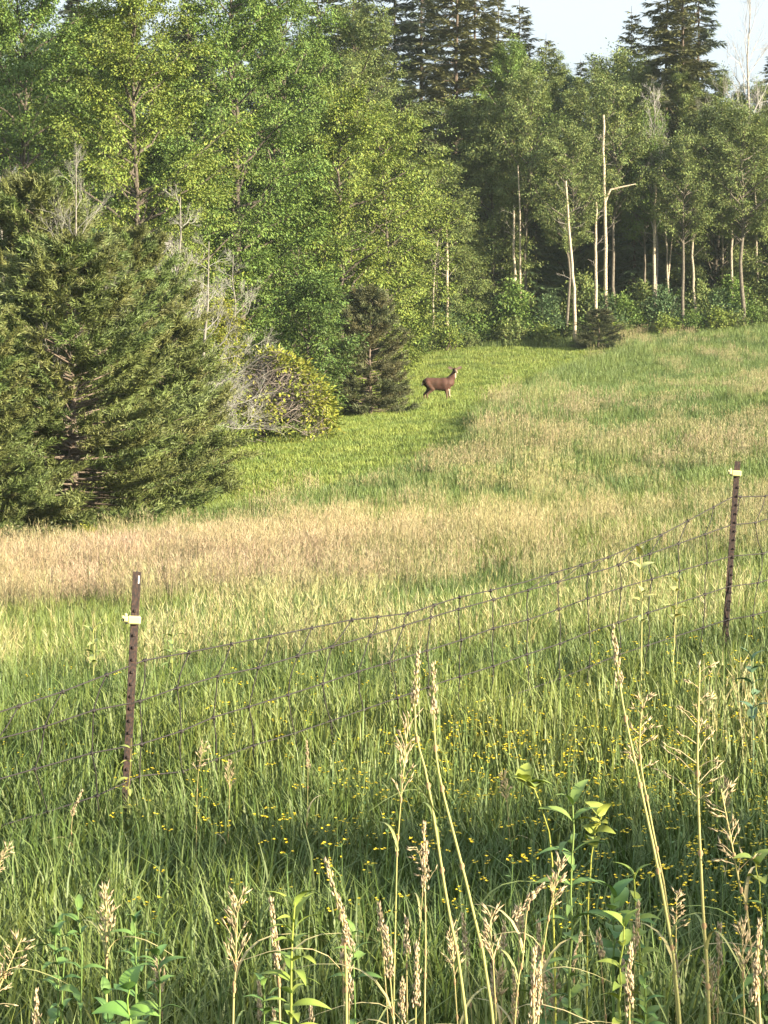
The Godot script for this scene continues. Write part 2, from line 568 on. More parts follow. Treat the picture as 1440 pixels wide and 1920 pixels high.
func shrub(seed_: int, h: float, r: float, tufts: int, per: int, size: float) -> Dictionary:
	R.seed = seed_
	var wood := MB.new()
	var crown := MB.new()
	var bc := Color(0.16, 0.13, 0.10)
	for i in 9:
		var az := R.randf() * TAU
		wood.tube(wobbly(Vector3(rnd(0.2), -0.1, rnd(0.2)), Vector3(cos(az) * r * R.randf(), h * R.randf_range(0.6, 0.95), sin(az) * r * R.randf()), 4, 0.06), taper(4, 0.022, 0.006), 5, bc)
	for i in tufts:
		var az := R.randf() * TAU
		var t := R.randf()
		var rr := r * sqrt(1.0 - pow(t, 2.2)) * sqrt(R.randf()) * R.randf_range(0.8, 1.15)
		var p := Vector3(cos(az) * rr, 0.12 + t * h * R.randf_range(0.85, 1.1), sin(az) * rr)
		tuft(crown, p, per, Vector3(0.30, 0.24, 0.30), size, (Vector3(p.x, 0.5, p.z) + rv() * 0.4).normalized())
	return {"stems": wood.mesh(M.bark), "foliage": crown.mesh(M.leaf)}

var tint := {}
func tinted(base: Material, col: Color) -> Material:
	# the same material with another base colour, one copy per colour
	var key := "%s %s" % [base.resource_name, col.to_html()]
	if not tint.has(key):
		var m: StandardMaterial3D = base.duplicate()
		m.albedo_color = col
		if m.backlight_enabled:
			var l := col.srgb_to_linear()
			var k := 0.55 if base == M.leaf else 0.2
			m.backlight = lin(l.r * k, l.g * k, l.b * k * 0.6)
		tint[key] = m
	return tint[key]

var kept := {}
func grow(called: String, label: String, category: String, kind: String, meshes: Dictionary, px: float, d: float, size: Vector3, col: Color, group := "", turn := -1.0) -> Node3D:
	# the first of a kind is built from its meshes, the others are copies of it
	var o: Node3D
	if kept.has(kind):
		o = kept[kind].duplicate()
		o.name = numbered(called)
		add_child(o)
	else:
		o = thing(called, label, category, Vector3.ZERO)
		for k in meshes: part(o, k, meshes[k])
		kept[kind] = o
	if o.has_meta("group"): o.remove_meta("group")
	tag(o, label, category, group)
	o.position = on_ground(px, d)
	o.rotation.y = R.randf() * TAU if turn < 0 else turn
	o.scale = size
	for ch in o.get_children():
		if String(ch.name) in ["crown", "foliage"]:
			ch.material_override = tinted(ch.mesh.surface_get_material(0), col)
	return o

# ------------------------------------------------------------------ the wood
func set_wood() -> void:
	var yg := lin(0.20, 0.25, 0.042)
	var lime := lin(0.27, 0.28, 0.03)
	var gr := lin(0.145, 0.22, 0.042)
	var dg := lin(0.095, 0.155, 0.062)
	var ol := lin(0.175, 0.215, 0.062)
	var sp := lin(0.085, 0.11, 0.06)
	var pine := lin(0.16, 0.165, 0.06)
	var ced := lin(0.135, 0.168, 0.042)
	var one := Vector3.ONE
	var K := {}
	K.tall_a = broadleaf(11, 20, 1.6, 4.0, 78, 14, 84, 0.115)
	K.tall_b = broadleaf(12, 20, 2.0, 3.7, 72, 14, 84, 0.12, 0.45)
	K.tall_c = broadleaf(13, 20, 1.2, 3.3, 72, 13, 84, 0.115, 0.35)
	K.mid_a = broadleaf(14, 12, 0.5, 2.6, 62, 11, 74, 0.105, 0.3)
	K.mid_b = broadleaf(15, 12, 0.6, 2.9, 60, 11, 74, 0.11, 0.35)
	K.sapling = broadleaf(16, 6, 0.4, 1.7, 38, 9, 66, 0.095, 0.35)
	K.thin_a = broadleaf(17, 14, 6.2, 2.6, 56, 10, 50, 0.115, 0.3, Color(0.17, 0.15, 0.125))
	K.thin_b = broadleaf(18, 14, 6.8, 2.3, 52, 10, 48, 0.115, 0.35, Color(0.17, 0.15, 0.125))
	K.spruce_a = conifer(21, 20, 4.2, 0.35, 0.06, 1.5)
	K.spruce_b = conifer(22, 20, 3.8, 0.1, 0.10, 1.4)
	K.hemlock = conifer(23, 10, 3.2, 0.6, 0.03, 1.6)
	K.cedar_a = juniper(31, 7.6, 3.6, 230, 15, 52)
	K.cedar_b = juniper(32, 5.0, 2.1, 130, 11, 46)
	K.bare_a = bare_tree(41, 12, 0.9, Color(0.30, 0.28, 0.25), 5, 22, 0.25)
	K.bare_b = bare_tree(42, 18, 0.5, Color(0.33, 0.31, 0.29), 4, 22, 0.35)
	K.bare_c = bare_tree(43, 7, 1.2, Color(0.27, 0.255, 0.23), 5, 22, 0.12)
	K.shrub_a = shrub(51, 2.4, 1.5, 110, 34, 0.15)
	K.shrub_b = shrub(52, 2.0, 1.7, 110, 34, 0.16)
	K.shrub_c = shrub(53, 1.1, 0.8, 50, 30, 0.12)
	R.seed = 100
	# the edge of the wood, near to far
	grow("cedar_tree", "large olive cedar reaching from the field to grey dead boughs at left", "tree", "cedar_a", K.cedar_a, 135, 45.5, Vector3(0.98, 0.86, 0.98), ced)
	grow("cedar_tree", "tall cedar behind the large cedar, under the dead boughs", "tree", "cedar_a", K.cedar_a, 70, 50, Vector3(0.95, 1.08, 0.95), ced)
	grow("cedar_tree", "cedar rising behind the right side of the large cedar", "tree", "cedar_a", K.cedar_a, 240, 53, Vector3(0.8, 0.92, 0.8), ced)
	grow("cedar_tree", "cedar cut off by the left edge beside the large cedar", "tree", "cedar_a", K.cedar_a, -75, 43, Vector3(0.75, 0.72, 0.75), ced)
	grow("cedar_tree", "dark small cedar at the corner of the wood left of the deer", "tree", "cedar_b", K.cedar_b, 692, 81, Vector3(0.95, 0.98, 0.95), lin(0.105, 0.11, 0.04))
	grow("cedar_tree", "ragged cedar joining the large cedar to the lime vines", "tree", "cedar_b", K.cedar_b, 318, 52, Vector3(0.95, 0.92, 0.95), ced)
	grow("sapling", "olive sapling between the large cedar and the brush heap", "tree", "sapling", K.sapling, 340, 59, Vector3(0.9, 0.8, 0.9), yg)
	grow("dead_tree", "pale grey dead tree above the large cedar at the left edge", "tree", "bare_a", K.bare_a, 20, 56, Vector3(0.85, 0.78, 0.85), Color.WHITE)
	grow("dead_tree", "silvery dead tree behind the right flank of the large cedar", "tree", "bare_c", K.bare_c, 300, 55, Vector3(1.25, 1.2, 1.25), Color.WHITE)
	grow("dead_tree", "dead grey tree with fine twigs left of the pale dead spire", "tree", "bare_a", K.bare_a, 75, 54, Vector3(0.8, 0.72, 0.8), Color.WHITE)
	grow("dead_tree", "low silvery dead boughs above the ragged cedar", "tree", "bare_c", K.bare_c, 375, 58, Vector3(1.1, 1.0, 1.1), Color.WHITE)
	grow("dead_tree", "pale dead spire rising out of the large cedar", "tree", "bare_a", K.bare_a, 138, 46.5, Vector3(0.6, 0.76, 0.6), Color.WHITE)
	grow("dead_tree", "grey dead bush with spread twigs above the brush heap", "tree", "bare_c", K.bare_c, 455, 71, Vector3(0.9, 0.95, 0.9), Color.WHITE)
	grow("maple_tree", "tall yellow green tree behind the large cedar", "tree", "tall_a", K.tall_a, 265, 74, Vector3(0.95, 0.9, 0.95), yg)
	grow("maple_tree", "tall dark green tree at the upper left corner", "tree", "tall_b", K.tall_b, 60, 80, Vector3(1.0, 1.02, 1.0), gr)
	grow("maple_tree", "tall bright green tree right of the yellow green one", "tree", "tall_c", K.tall_c, 455, 84, Vector3(1.05, 1.05, 1.05), gr)
	grow("maple_tree", "tall green tree whose top ends beside a scrap of sky", "tree", "tall_b", K.tall_b, 540, 98, Vector3(0.85, 1.12, 0.85), gr)
	grow("aspen_tree", "yellow green tree leafy to the ground behind the small cedar", "tree", "mid_b", K.mid_b, 645, 90, Vector3(1.15, 1.22, 1.15), yg)
	grow("aspen_tree", "yellow green tree at the far corner of the wood above the deer", "tree", "mid_a", K.mid_a, 735, 103, Vector3(1.2, 1.2, 1.2), yg)
	grow("sapling", "fresh green maple sapling beside the brush heap", "tree", "sapling", K.sapling, 585, 76, Vector3(1.1, 1.0, 1.1), lin(0.11, 0.175, 0.035))
	grow("sapling", "bright lime sapling behind the brush heap", "tree", "sapling", K.sapling, 400, 70, Vector3(1.0, 0.85, 1.0), lime)
	grow("sapling", "yellow green sapling left of the brush heap", "tree", "sapling", K.sapling, 250, 58, Vector3(0.8, 0.8, 0.8), yg)
	grow("aspen_tree", "young green tree filling the wood behind the dead bush", "tree", "mid_a", K.mid_a, 380, 80, Vector3(1.0, 1.0, 1.0), gr)
	grow("aspen_tree", "round green tree between the tall trees and the corner", "tree", "mid_b", K.mid_b, 545, 88, Vector3(1.0, 0.95, 1.0), gr)
	grow("aspen_tree", "olive tree at the start of the far treeline", "tree", "mid_a", K.mid_a, 825, 116, Vector3(0.95, 0.95, 0.95), ol)
	grow("aspen_tree", "small olive tree left of the paired broken trunks", "tree", "sapling", K.sapling, 870, 118, Vector3(1.1, 1.1, 1.1), ol)
	grow("aspen_tree", "broad dark tree low behind the left wood edge", "tree", "mid_b", K.mid_b, 130, 66, Vector3(1.0, 0.7, 1.0), dg)
	# the pale poles of the far treeline
	pole("pair of broken pale trunks, the taller dead and splintered", 964, 117, [[968, 620], [966, 560], [964, 480], [963, 395]], 0.15, [[976, 480], [975, 400], [971, 310]])
	pole("leaning pale trunk standing forward of the far shrubs", 1078, 114, [[1079, 600], [1076, 540], [1068, 450], [1060, 340]], 0.15, [])
	pole("short pale pole beside the tallest pale trunk", 1117, 116, [[1117, 600], [1117, 480], [1118, 380]], 0.15, [])
	pole("tallest pale trunk with one limb bent to the right", 1135, 117, [[1138, 600], [1136, 500], [1134, 380], [1131, 280], [1132, 215]], 0.17, [[1134, 380], [1145, 355], [1168, 350], [1192, 345]])
	pole("pale trunk below the grey dead crown", 1228, 119, [[1228, 600], [1227, 480], [1229, 390], [1230, 330]], 0.15, [])
	pole("thin grey trunk just right of the grey dead crown", 1252, 121, [[1256, 600], [1250, 470], [1242, 380], [1238, 280]], 0.11, [[1250, 470], [1262, 430], [1270, 395]])
	pole("crooked grey trunk that bends near its foot", 1302, 119, [[1308, 600], [1300, 540], [1298, 480], [1302, 400], [1301, 310]], 0.13, [])
	pole("grey straight trunk third from the right edge", 1370, 120, [[1372, 610], [1372, 470], [1371, 390], [1370, 310]], 0.13, [])
	pole("short bright stub of trunk among the right hand trees", 1336, 126, [[1337, 560], [1336, 400], [1335, 340]], 0.13, [])
	pole("thin pale trunk second from the right edge", 1356, 123, [[1352, 600], [1355, 450], [1355, 330]], 0.10, [])
	pole("thin pale trunk nearest the right edge", 1416, 122, [[1424, 620], [1418, 470], [1416, 330], [1410, 230]], 0.12, [])
	pole("white stub of trunk in the corner of the wood", 838, 114, [[838, 620], [839, 530], [838, 430]], 0.14, [])
	pole("thin leaning pale trunk left of the white stub", 812, 113, [[810, 620], [814, 520], [820, 450]], 0.09, [])
	# trees with light crowns over the poles
	var thin := [[1060, 116, "thin_a", Vector3(0.8, 0.95, 0.8), ol, "olive tree with an open crown over the leaning pale trunk"], [1150, 119, "thin_b", Vector3(1.0, 1.15, 1.0), ol, "olive tree with an open crown over the tallest pale trunk"],
		[985, 120, "thin_a", Vector3(1.0, 1.2, 1.0), ol, "olive tree with an open crown over the broken trunks"], [1205, 121, "thin_a", Vector3(0.8, 1.0, 0.8), gr, "greener open crown left of the grey dead crown"],
		[1280, 118, "thin_b", Vector3(0.9, 0.9, 0.9), ol, "open crowned tree over the crooked grey trunk"], [1390, 119, "thin_a", Vector3(1.1, 1.0, 1.1), ol, "open crowned tree over the thin trunks at the right edge"],
		[1455, 122, "mid_a", Vector3(1.1, 1.15, 1.1), ol, "full crowned tree cut by the right edge"], [925, 121, "mid_a", Vector3(1.0, 1.2, 1.0), ol, "full crowned tree left of the broken trunks"], [1335, 124, "mid_b", Vector3(1.1, 1.2, 1.1), ol, "full crowned tree behind the short bright stub"],
		[870, 122, "mid_b", Vector3(1.15, 1.25, 1.15), ol, "full crowned olive tree left of the dark hemlock"], [1100, 127, "tall_c", Vector3(0.8, 0.84, 0.8), ol, "taller olive tree under the gap of sky"], [1190, 130, "tall_a", Vector3(0.8, 0.88, 0.8), ol, "round topped tree at the right of the gap of sky"], [1010, 129, "tall_a", Vector3(0.8, 0.92, 0.8), ol, "round topped tree at the left of the gap of sky"], [1420, 131, "tall_c", Vector3(0.8, 0.8, 0.8), ol, "full green tree below the tall leafless tree"],
		[950, 127, "tall_b", Vector3(0.85, 0.95, 0.85), gr, "tall green tree between the pines and the broken trunks"], [1255, 127, "tall_b", Vector3(0.75, 0.85, 0.75), ol, "tall green tree behind the grey dead crown"], [1060, 134, "tall_b", Vector3(0.8, 0.88, 0.8), dg, "dark tree closing the foot of the gap of sky"], [1140, 136, "mid_b", Vector3(1.5, 1.55, 1.5), ol, "wide olive tree low in the gap of sky"], [1340, 132, "tall_c", Vector3(0.8, 0.84, 0.8), ol, "tall green tree left of the tall leafless tree"]]
	for t in thin:
		grow("poplar_tree", t[5], "tree", t[2], K[t[2]], t[0], t[1], t[3], t[4])
	grow("dead_tree", "grey dead tree with upswept twigs among the right hand trees", "tree", "bare_b", K.bare_b, 1228, 120, Vector3(0.75, 0.85, 0.75), Color.WHITE)
	grow("dead_tree", "bare grey crown below the treetops at centre", "tree", "bare_b", K.bare_b, 725, 128, Vector3(1.2, 1.12, 1.2), Color.WHITE)
	grow("dead_tree", "tall leafless tree against the sky at the upper right", "tree", "bare_b", K.bare_b, 1392, 128, Vector3(1.0, 1.25, 1.0), Color.WHITE)
	grow("dead_tree", "leafless tree behind the crooked grey trunk", "tree", "bare_b", K.bare_b, 1310, 126, Vector3(0.7, 0.8, 0.7), Color.WHITE)
	# conifers
	var con := [[660, 124, "spruce_a", Vector3(1.1, 1.35, 1.1), sp, "dark spruce at the top centre beside a scrap of sky"], [850, 126, "spruce_b", Vector3(1.2, 1.35, 1.2), pine, "tallest olive pine left of the gap of sky"],
		[790, 134, "spruce_a", Vector3(1.1, 1.4, 1.1), sp, "dark spruce behind the bare grey crown"], [890, 129, "spruce_a", Vector3(1.1, 1.28, 1.1), pine, "olive pine overlapping the tallest one"], [740, 136, "spruce_b", Vector3(1.2, 1.38, 1.2), sp, "dark pine left of the bare grey crown"], [600, 120, "spruce_b", Vector3(1.0, 1.15, 1.0), pine, "olive pine under the scrap of sky"], [970, 134, "spruce_b", Vector3(1.0, 1.1, 1.0), pine, "pine with a ragged top inside the gap of sky"], [1270, 128, "spruce_b", Vector3(1.1, 1.2, 1.1), pine, "broad olive pine right of the tall pine"], [930, 132, "spruce_a", Vector3(0.9, 1.14, 0.9), pine, "pine sloping down into the gap of sky"],
		[1020, 140, "spruce_b", Vector3(0.9, 1.0, 0.9), pine, "small pine at the left foot of the gap of sky"], [1180, 138, "spruce_b", Vector3(0.9, 1.08, 0.9), pine, "slim pine at the right side of the gap of sky"],
		[1240, 130, "spruce_a", Vector3(1.0, 1.3, 1.0), pine, "tall pine right of the gap of sky"], [1300, 136, "spruce_a", Vector3(0.9, 1.3, 0.9), sp, "dark pine left of the tall leafless tree"],
		[1085, 148, "spruce_a", Vector3(0.9, 0.93, 0.9), sp, "dark spruce far back under the gap of sky"], [1440, 140, "spruce_a", Vector3(1, 0.9, 1), sp, "dark spruce behind the right edge trees"],
		[905, 122, "hemlock", Vector3(1.0, 1.0, 1.0), dg, "dark hemlock left of the broken trunks"], [1000, 123, "hemlock", Vector3(0.9, 0.9, 0.9), dg, "dark hemlock right of the broken trunks"],
		[1105, 127, "hemlock", Vector3(1.0, 1.0, 1.0), dg, "dark hemlock behind the tallest pale trunk"], [1185, 124, "hemlock", Vector3(0.9, 0.85, 0.9), dg, "dark hemlock left of the trunk below the dead crown"],
		[1275, 125, "hemlock", Vector3(1.0, 1.0, 1.0), dg, "dark hemlock behind the crooked grey trunk"], [1400, 128, "hemlock", Vector3(1.0, 0.95, 1.0), dg, "dark hemlock behind the right edge trunks"],
		[395, 92, "hemlock", Vector3(1.1, 1.5, 1.1), dg, "dark conifer in the gap between the tall green trees"], [50, 62, "cedar_b", Vector3(1.3, 1.3, 1.3), ced, "cedar behind the large cedar at the left edge"]]
	for t in con:
		grow("conifer_tree", t[5], "tree", t[2], K[t[2]], t[0], t[1], t[3], t[4])
	# the depth of the wood
	var deep := 0
	for row in [[96, -260, 380, 95], [112, -260, 700, 100], [130, -200, 760, 110], [127, 800, 1760, 52], [134, 880, 1760, 62], [146, 640, 1760, 70], [164, -200, 1800, 105]]:
		var px: float = row[1]
		while px <= row[2]:
			var left: bool = px < 760
			var k: String = (["tall_a", "tall_b", "tall_c", "spruce_a", "spruce_b"] if left else ["mid_a", "mid_b", "tall_c", "mid_b", "hemlock"])[(deep * 3 + int(row[0])) % 5]
			var s: float = R.randf_range(0.82, 1.0) * (1.12 if left else {"mid_a": 1.15, "mid_b": 1.1, "tall_c": 0.68, "hemlock": 1.25}[k])
			if row[0] == 164: s *= 1.0 if left else 0.92
			grow("forest_tree", "green tree deep in the left hand wood behind its edge trees" if left else "green tree deep in the far wood behind the pale trunks", "tree", k, K[k], px + rnd(25), row[0] + rnd(4), Vector3(s, s, s), [sp, dg][deep % 2] if k.begins_with("spruce") else [dg, ol, gr][deep % 3], "trees in the depth of the left wood" if left else "trees in the depth of the far wood")
			deep += 1
			px += row[3] * R.randf_range(0.85, 1.2)
	# shrubs at the foot of the far trees
	var px := 780.0
	var i := 0
	while px < 1500:
		var d := lerpf(115, 122, (px - 780) / 700) + rnd(1.2)
		var k: String = ["shrub_a", "shrub_b"][i % 2]
		grow("shrub", "%s tall shrub from the left in the row under the far trees" % nth(i + 1), "shrub", k, K[k], px, d, Vector3(1, R.randf_range(0.9, 1.35), 1) * R.randf_range(0.85, 1.2), [gr, ol, dg][i % 3], "shrubs at the foot of the far trees")
		grow("shrub", "%s low bush from the left before the shrubs under the far trees" % nth(i + 1), "shrub", "shrub_c", K.shrub_c, px + rnd(20), d - 2.0, Vector3.ONE * R.randf_range(0.7, 1.2), [ol, gr, yg][i % 3], "shrubs at the foot of the far trees")
		px += R.randf_range(26, 40)
		i += 1
	grow("shrub", "dark low juniper bush standing out from the far shrubs", "shrub", "low_juniper", {"stems": K.cedar_b.trunk, "foliage": K.cedar_b.crown}, 1122, 112, Vector3(0.75, 0.42, 0.75), lin(0.075, 0.085, 0.03))
	for s in [[660, 88, 0.7, yg, "shrub_b", "light shrub at the foot of the small cedar"], [770, 112, 0.9, gr, "shrub_a", "green shrub where the lane meets the wood corner"], [740, 104, 0.7, ol, "shrub_c", "small shrub at the far corner of the wood"],
		[600, 72, 0.75, yg, "shrub_c", "small yellow green bush right of the brush heap"], [430, 64, 0.9, yg, "shrub_c", "yellow green bush at the left foot of the brush heap"], [355, 55, 0.8, yg, "shrub_c", "small bush at the right foot of the large cedar"],
		[90, 40.5, 0.5, lin(0.16, 0.15, 0.07), "shrub_c", "pale weedy bush at the foot of the large cedar"], [30, 40, 0.55, lin(0.17, 0.15, 0.08), "shrub_c", "pale weedy bush at the left edge below the cedars"], [165, 41.5, 0.4, lime, "shrub_c", "small yellow bush under the large cedar"],
		[480, 76, 1.0, lime, "shrub_b", "lime leafed vine thicket on top of the brush heap"], [240, 66, 1.5, gr, "shrub_a", "tall green thicket behind the large cedar"], [690, 96, 1.3, yg, "shrub_a", "yellow green thicket behind the small cedar"]]:
		grow("bush", s[5], "bush", s[4], K[s[4]], s[0], s[1], Vector3.ONE * s[2], s[3])
	brush_heap(K)
	# trees off to the right of the frame; their shade lies over the grass before the fence
	for s in [[16.4, -2.8, "sapling", 1.04], [14.6, -4.0, "sapling", 0.95]]:
		var o := grow("roadside_tree", "leafy roadside tree standing to the right of the frame", "tree", s[2], K[s[2]], 720, 10, Vector3.ONE * s[3], gr, "roadside trees right of the frame")
		o.position = Vector3(s[0], ground(s[0], -s[1]), -s[1])

func pole(label: String, px: float, d: float, pts: Array, r: float, limb: Array) -> void:
	# a pale trunk drawn through the points where the picture shows it, its foot on the ground
	r *= 0.76
	var base := on_ground(px, d)
	var o := thing("pale_trunk", label, "tree trunk", base)
	var ps := []
	var rs := []
	R.seed = int(px) + 7
	for i in pts.size():
		var p := at(pts[i][0], pts[i][1], d) - base
		if i == 0: p.y = -0.3
		p.z += rnd(0.1)
		ps.append(p)
		rs.append(lerpf(r, r * 0.55, float(i) / (pts.size() - 1)))
	var fine := []
	var fr := []
	for i in 13:
		fine.append(along(ps, i / 12.0) + (rv() * 0.035 if i else Vector3.ZERO))
		fr.append(lerpf(r, r * 0.5, i / 12.0))
	var b := MB.new()
	b.tube(fine, fr, 8, Color(0.52, 0.47, 0.39) if r > 0.1 else Color(0.34, 0.32, 0.28))
	part(o, "trunk", b.mesh(M.pale_bark))
	if limb.size():
		b = MB.new()
		var lp := []
		for q in limb: lp.append(at(q[0], q[1], d) - base)
		if limb.size() == 3: lp[0].y -= 3.0
		b.tube(lp, taper(lp.size() - 1, r * 0.6, r * 0.25), 7, Color(0.56, 0.5, 0.42))
		part(o, "limb", b.mesh(M.pale_bark))
	for i in 9:
		b = MB.new()
		var q := along(ps, R.randf_range(0.35, 1.0))
		fork(b, q, Vector3(rnd(), 0.25, rnd()).normalized(), 0.7, 0.014, 1, 0.6, Color(0.3, 0.27, 0.23))
		part(o, "twig", b.mesh(M.twig))

func brush_heap(K: Dictionary) -> void:
	# a mound of dead twigs under vines at the edge of the lane
	R.seed = 77
	var base := on_ground(512, 67)
	var o := thing("brush_heap", "mound of dead brown twigs overgrown with yellow green vines", "brush pile", base)
	var b := MB.new()
	for i in 1500:
		var th := R.randf() * TAU
		var el := asin(sqrt(R.randf()))
		var q := Vector3(cos(th) * cos(el) * 2.0, sin(el) * 2.9, sin(th) * cos(el) * 1.6) * R.randf_range(0.75, 1.0) * (1.0 + 0.35 * nz.get_noise_3d(cos(th) * 90.0, el * 90.0, sin(th) * 90.0))
		var dir := (Vector3(-sin(th), rnd(0.5), cos(th)) + rv() * 0.8 + Vector3(0, -0.2, 0)).normalized()
		var l := R.randf_range(0.3, 1.1)
		var g := R.randf_range(0.5, 1.1)
		var r := R.randf_range(0.007, 0.016)
		b.tube([q - dir * l * 0.5, q + rv() * 0.05, q + dir * l * 0.5 - Vector3(0, 0.08, 0)], [r, r, r * 0.5], 3, Color(0.20 * g, 0.165 * g, 0.14 * g), false)
	part(o, "dead_twigs", b.mesh(M.twig))
	var v := MB.new()
	for i in 230:
		var th := R.randf() * TAU
		var el := asin(pow(R.randf(), 0.7))
		var q := Vector3(cos(th) * cos(el) * 2.15, sin(el) * 3.0, sin(th) * cos(el) * 1.75)
		if q.z > -0.4 and absf(q.x) < 0.9 and q.y > 1.5 and q.y < 2.7 and R.randf() < 0.8: continue   # the dead twigs lie open here
		if nz.get_noise_3d(q.x * 22.0, q.y * 22.0, q.z * 22.0) < -0.02: continue
		tuft(v, q, 34, Vector3(0.3, 0.26, 0.3), 0.15, Vector3(q.x, 1, q.z).normalized())
	var vm := part(o, "vines", v.mesh(M.leaf))
	vm.material_override = tinted(M.leaf, lin(0.26, 0.27, 0.035))

# ------------------------------------------------------------------ grass
func clump(seed_: int, blades: int, rad: float, h: float, w: float, lean: float, culms := 0, head := 0.1) -> Mesh:
	# blades of one tuft; culms carry loose seed heads
	R.seed = seed_
	var b := MB.new()
	for i in blades:
		var az := R.randf() * TAU
		var rr := rad * sqrt(R.randf())
		var p := Vector3(cos(az) * rr, -0.03, sin(az) * rr)
		var a2 := R.randf() * TAU
		var out := Vector3(cos(a2), 0, sin(a2))
		var l := h * R.randf_range(0.55, 1.1)
		var k := lean * R.randf_range(0.3, 1.6)
		var bend := out * l * k
		var q := R.randf_range(0.7, 1.05)
		var col := Color(q * R.randf_range(0.85, 1.1), q, q * R.randf_range(0.8, 1.1), 1)
		var ww := w * R.randf_range(0.6, 1.3)
		b.blade([p, p + Vector3(0, l * 0.4, 0) + bend * 0.15, p + Vector3(0, l * 0.75, 0) + bend * 0.5, p + Vector3(0, l * (1.0 - k * 0.35), 0) + bend], [ww * 0.5, ww * 0.5, ww * 0.35, 0], out.cross(Vector3.UP).rotated(Vector3.UP, rnd(0.9)), col, col)
	for i in culms:
		var az := R.randf() * TAU
		var rr := rad * sqrt(R.randf())
		var p := Vector3(cos(az) * rr, 0, sin(az) * rr)
		var a2 := R.randf() * TAU
		var out := Vector3(cos(a2), 0, sin(a2))
		var l := h * R.randf_range(1.05, 1.55)
		var tip := p + Vector3(0, l, 0) + out * l * R.randf_range(0.02, 0.16)
		var q := R.randf_range(0.8, 1.1)
		var col := Color(1.0 * q, 0.95 * q, 0.9 * q, 1)
		b.blade([p, p.lerp(tip, 0.5) - out * 0.01, tip], [w * 0.3, w * 0.3, 0], out.cross(Vector3.UP), col, col)
		for k in 7:
			var f := 1.0 - head * R.randf()
			var dir := (Vector3(rnd(0.5), 1, rnd(0.5)) + out * 0.4).normalized()
			b.frond(p.lerp(tip, f), dir, side_of(dir), head * l * R.randf_range(0.25, 0.5), w * R.randf_range(0.7, 1.3), Color(1.12 * q, 1.0 * q, 0.9 * q, 1))
	return b.mesh(M.grass)

func scatter(called: String, label: String, meshes: Array, spots: Array) -> void:
	# spots: [position, size, colour]; one object per mesh variant
	for k in meshes.size():
		var mine := []
		for i in spots.size():
			if i % meshes.size() == k: mine.append(spots[i])
		if mine.is_empty(): continue
		var mm := MultiMesh.new()
		mm.transform_format = MultiMesh.TRANSFORM_3D
		mm.use_colors = true
		mm.mesh = meshes[k]
		mm.instance_count = mine.size()
		for i in mine.size():
			var s: Vector3 = mine[i][1]
			mm.set_instance_transform(i, Transform3D(Basis(Vector3.UP, R.randf() * TAU).scaled_local(s), mine[i][0]))
			mm.set_instance_color(i, mine[i][2])
		var o := MultiMeshInstance3D.new()
		o.name = numbered(called)
		o.multimesh = mm
		add_child(o)
		o.set_meta("kind", "stuff")
		tag(o, label, "grass")

func in_mown(x: float, d: float) -> bool:
	return Geometry2D.is_point_in_polygon(Vector2(x, d), mown_poly)

func dryness(x: float, d: float) -> float:
	# how much of the meadow is ripe, straw coloured seed grass here
	var n1 := nz.get_noise_2d(x * 9.0, d * 4.0)
	var n2 := nz.get_noise_2d(x * 30.0 + 500.0, d * 14.0)
	var u := x / maxf(d, 1.0) * F + 720.0     # across the view, as a direction
	var t := 0.0
	t += 0.56 * smoothstep(24.5, 29, d) * (1.0 - smoothstep(37, 43, d)) * (1.0 - smoothstep(420, 900, u) * 0.75)
	t += 0.10 * smoothstep(40, 48, d) * (1.0 - smoothstep(62, 72, d)) * smoothstep(350, 800, u)
	t += 0.02 * smoothstep(95, 104, d) * smoothstep(1000, 1300, u)
	t += 0.05 * smoothstep(11, 14, d)
	return clampf((t + n1 * 0.22 + n2 * 0.35 * (0.3 + t)) * lerpf(0.3, 1.0, smoothstep(20, 27, d)) * (1.0 - 0.35 * smoothstep(40, 50, d)), 0.0, 1.0)

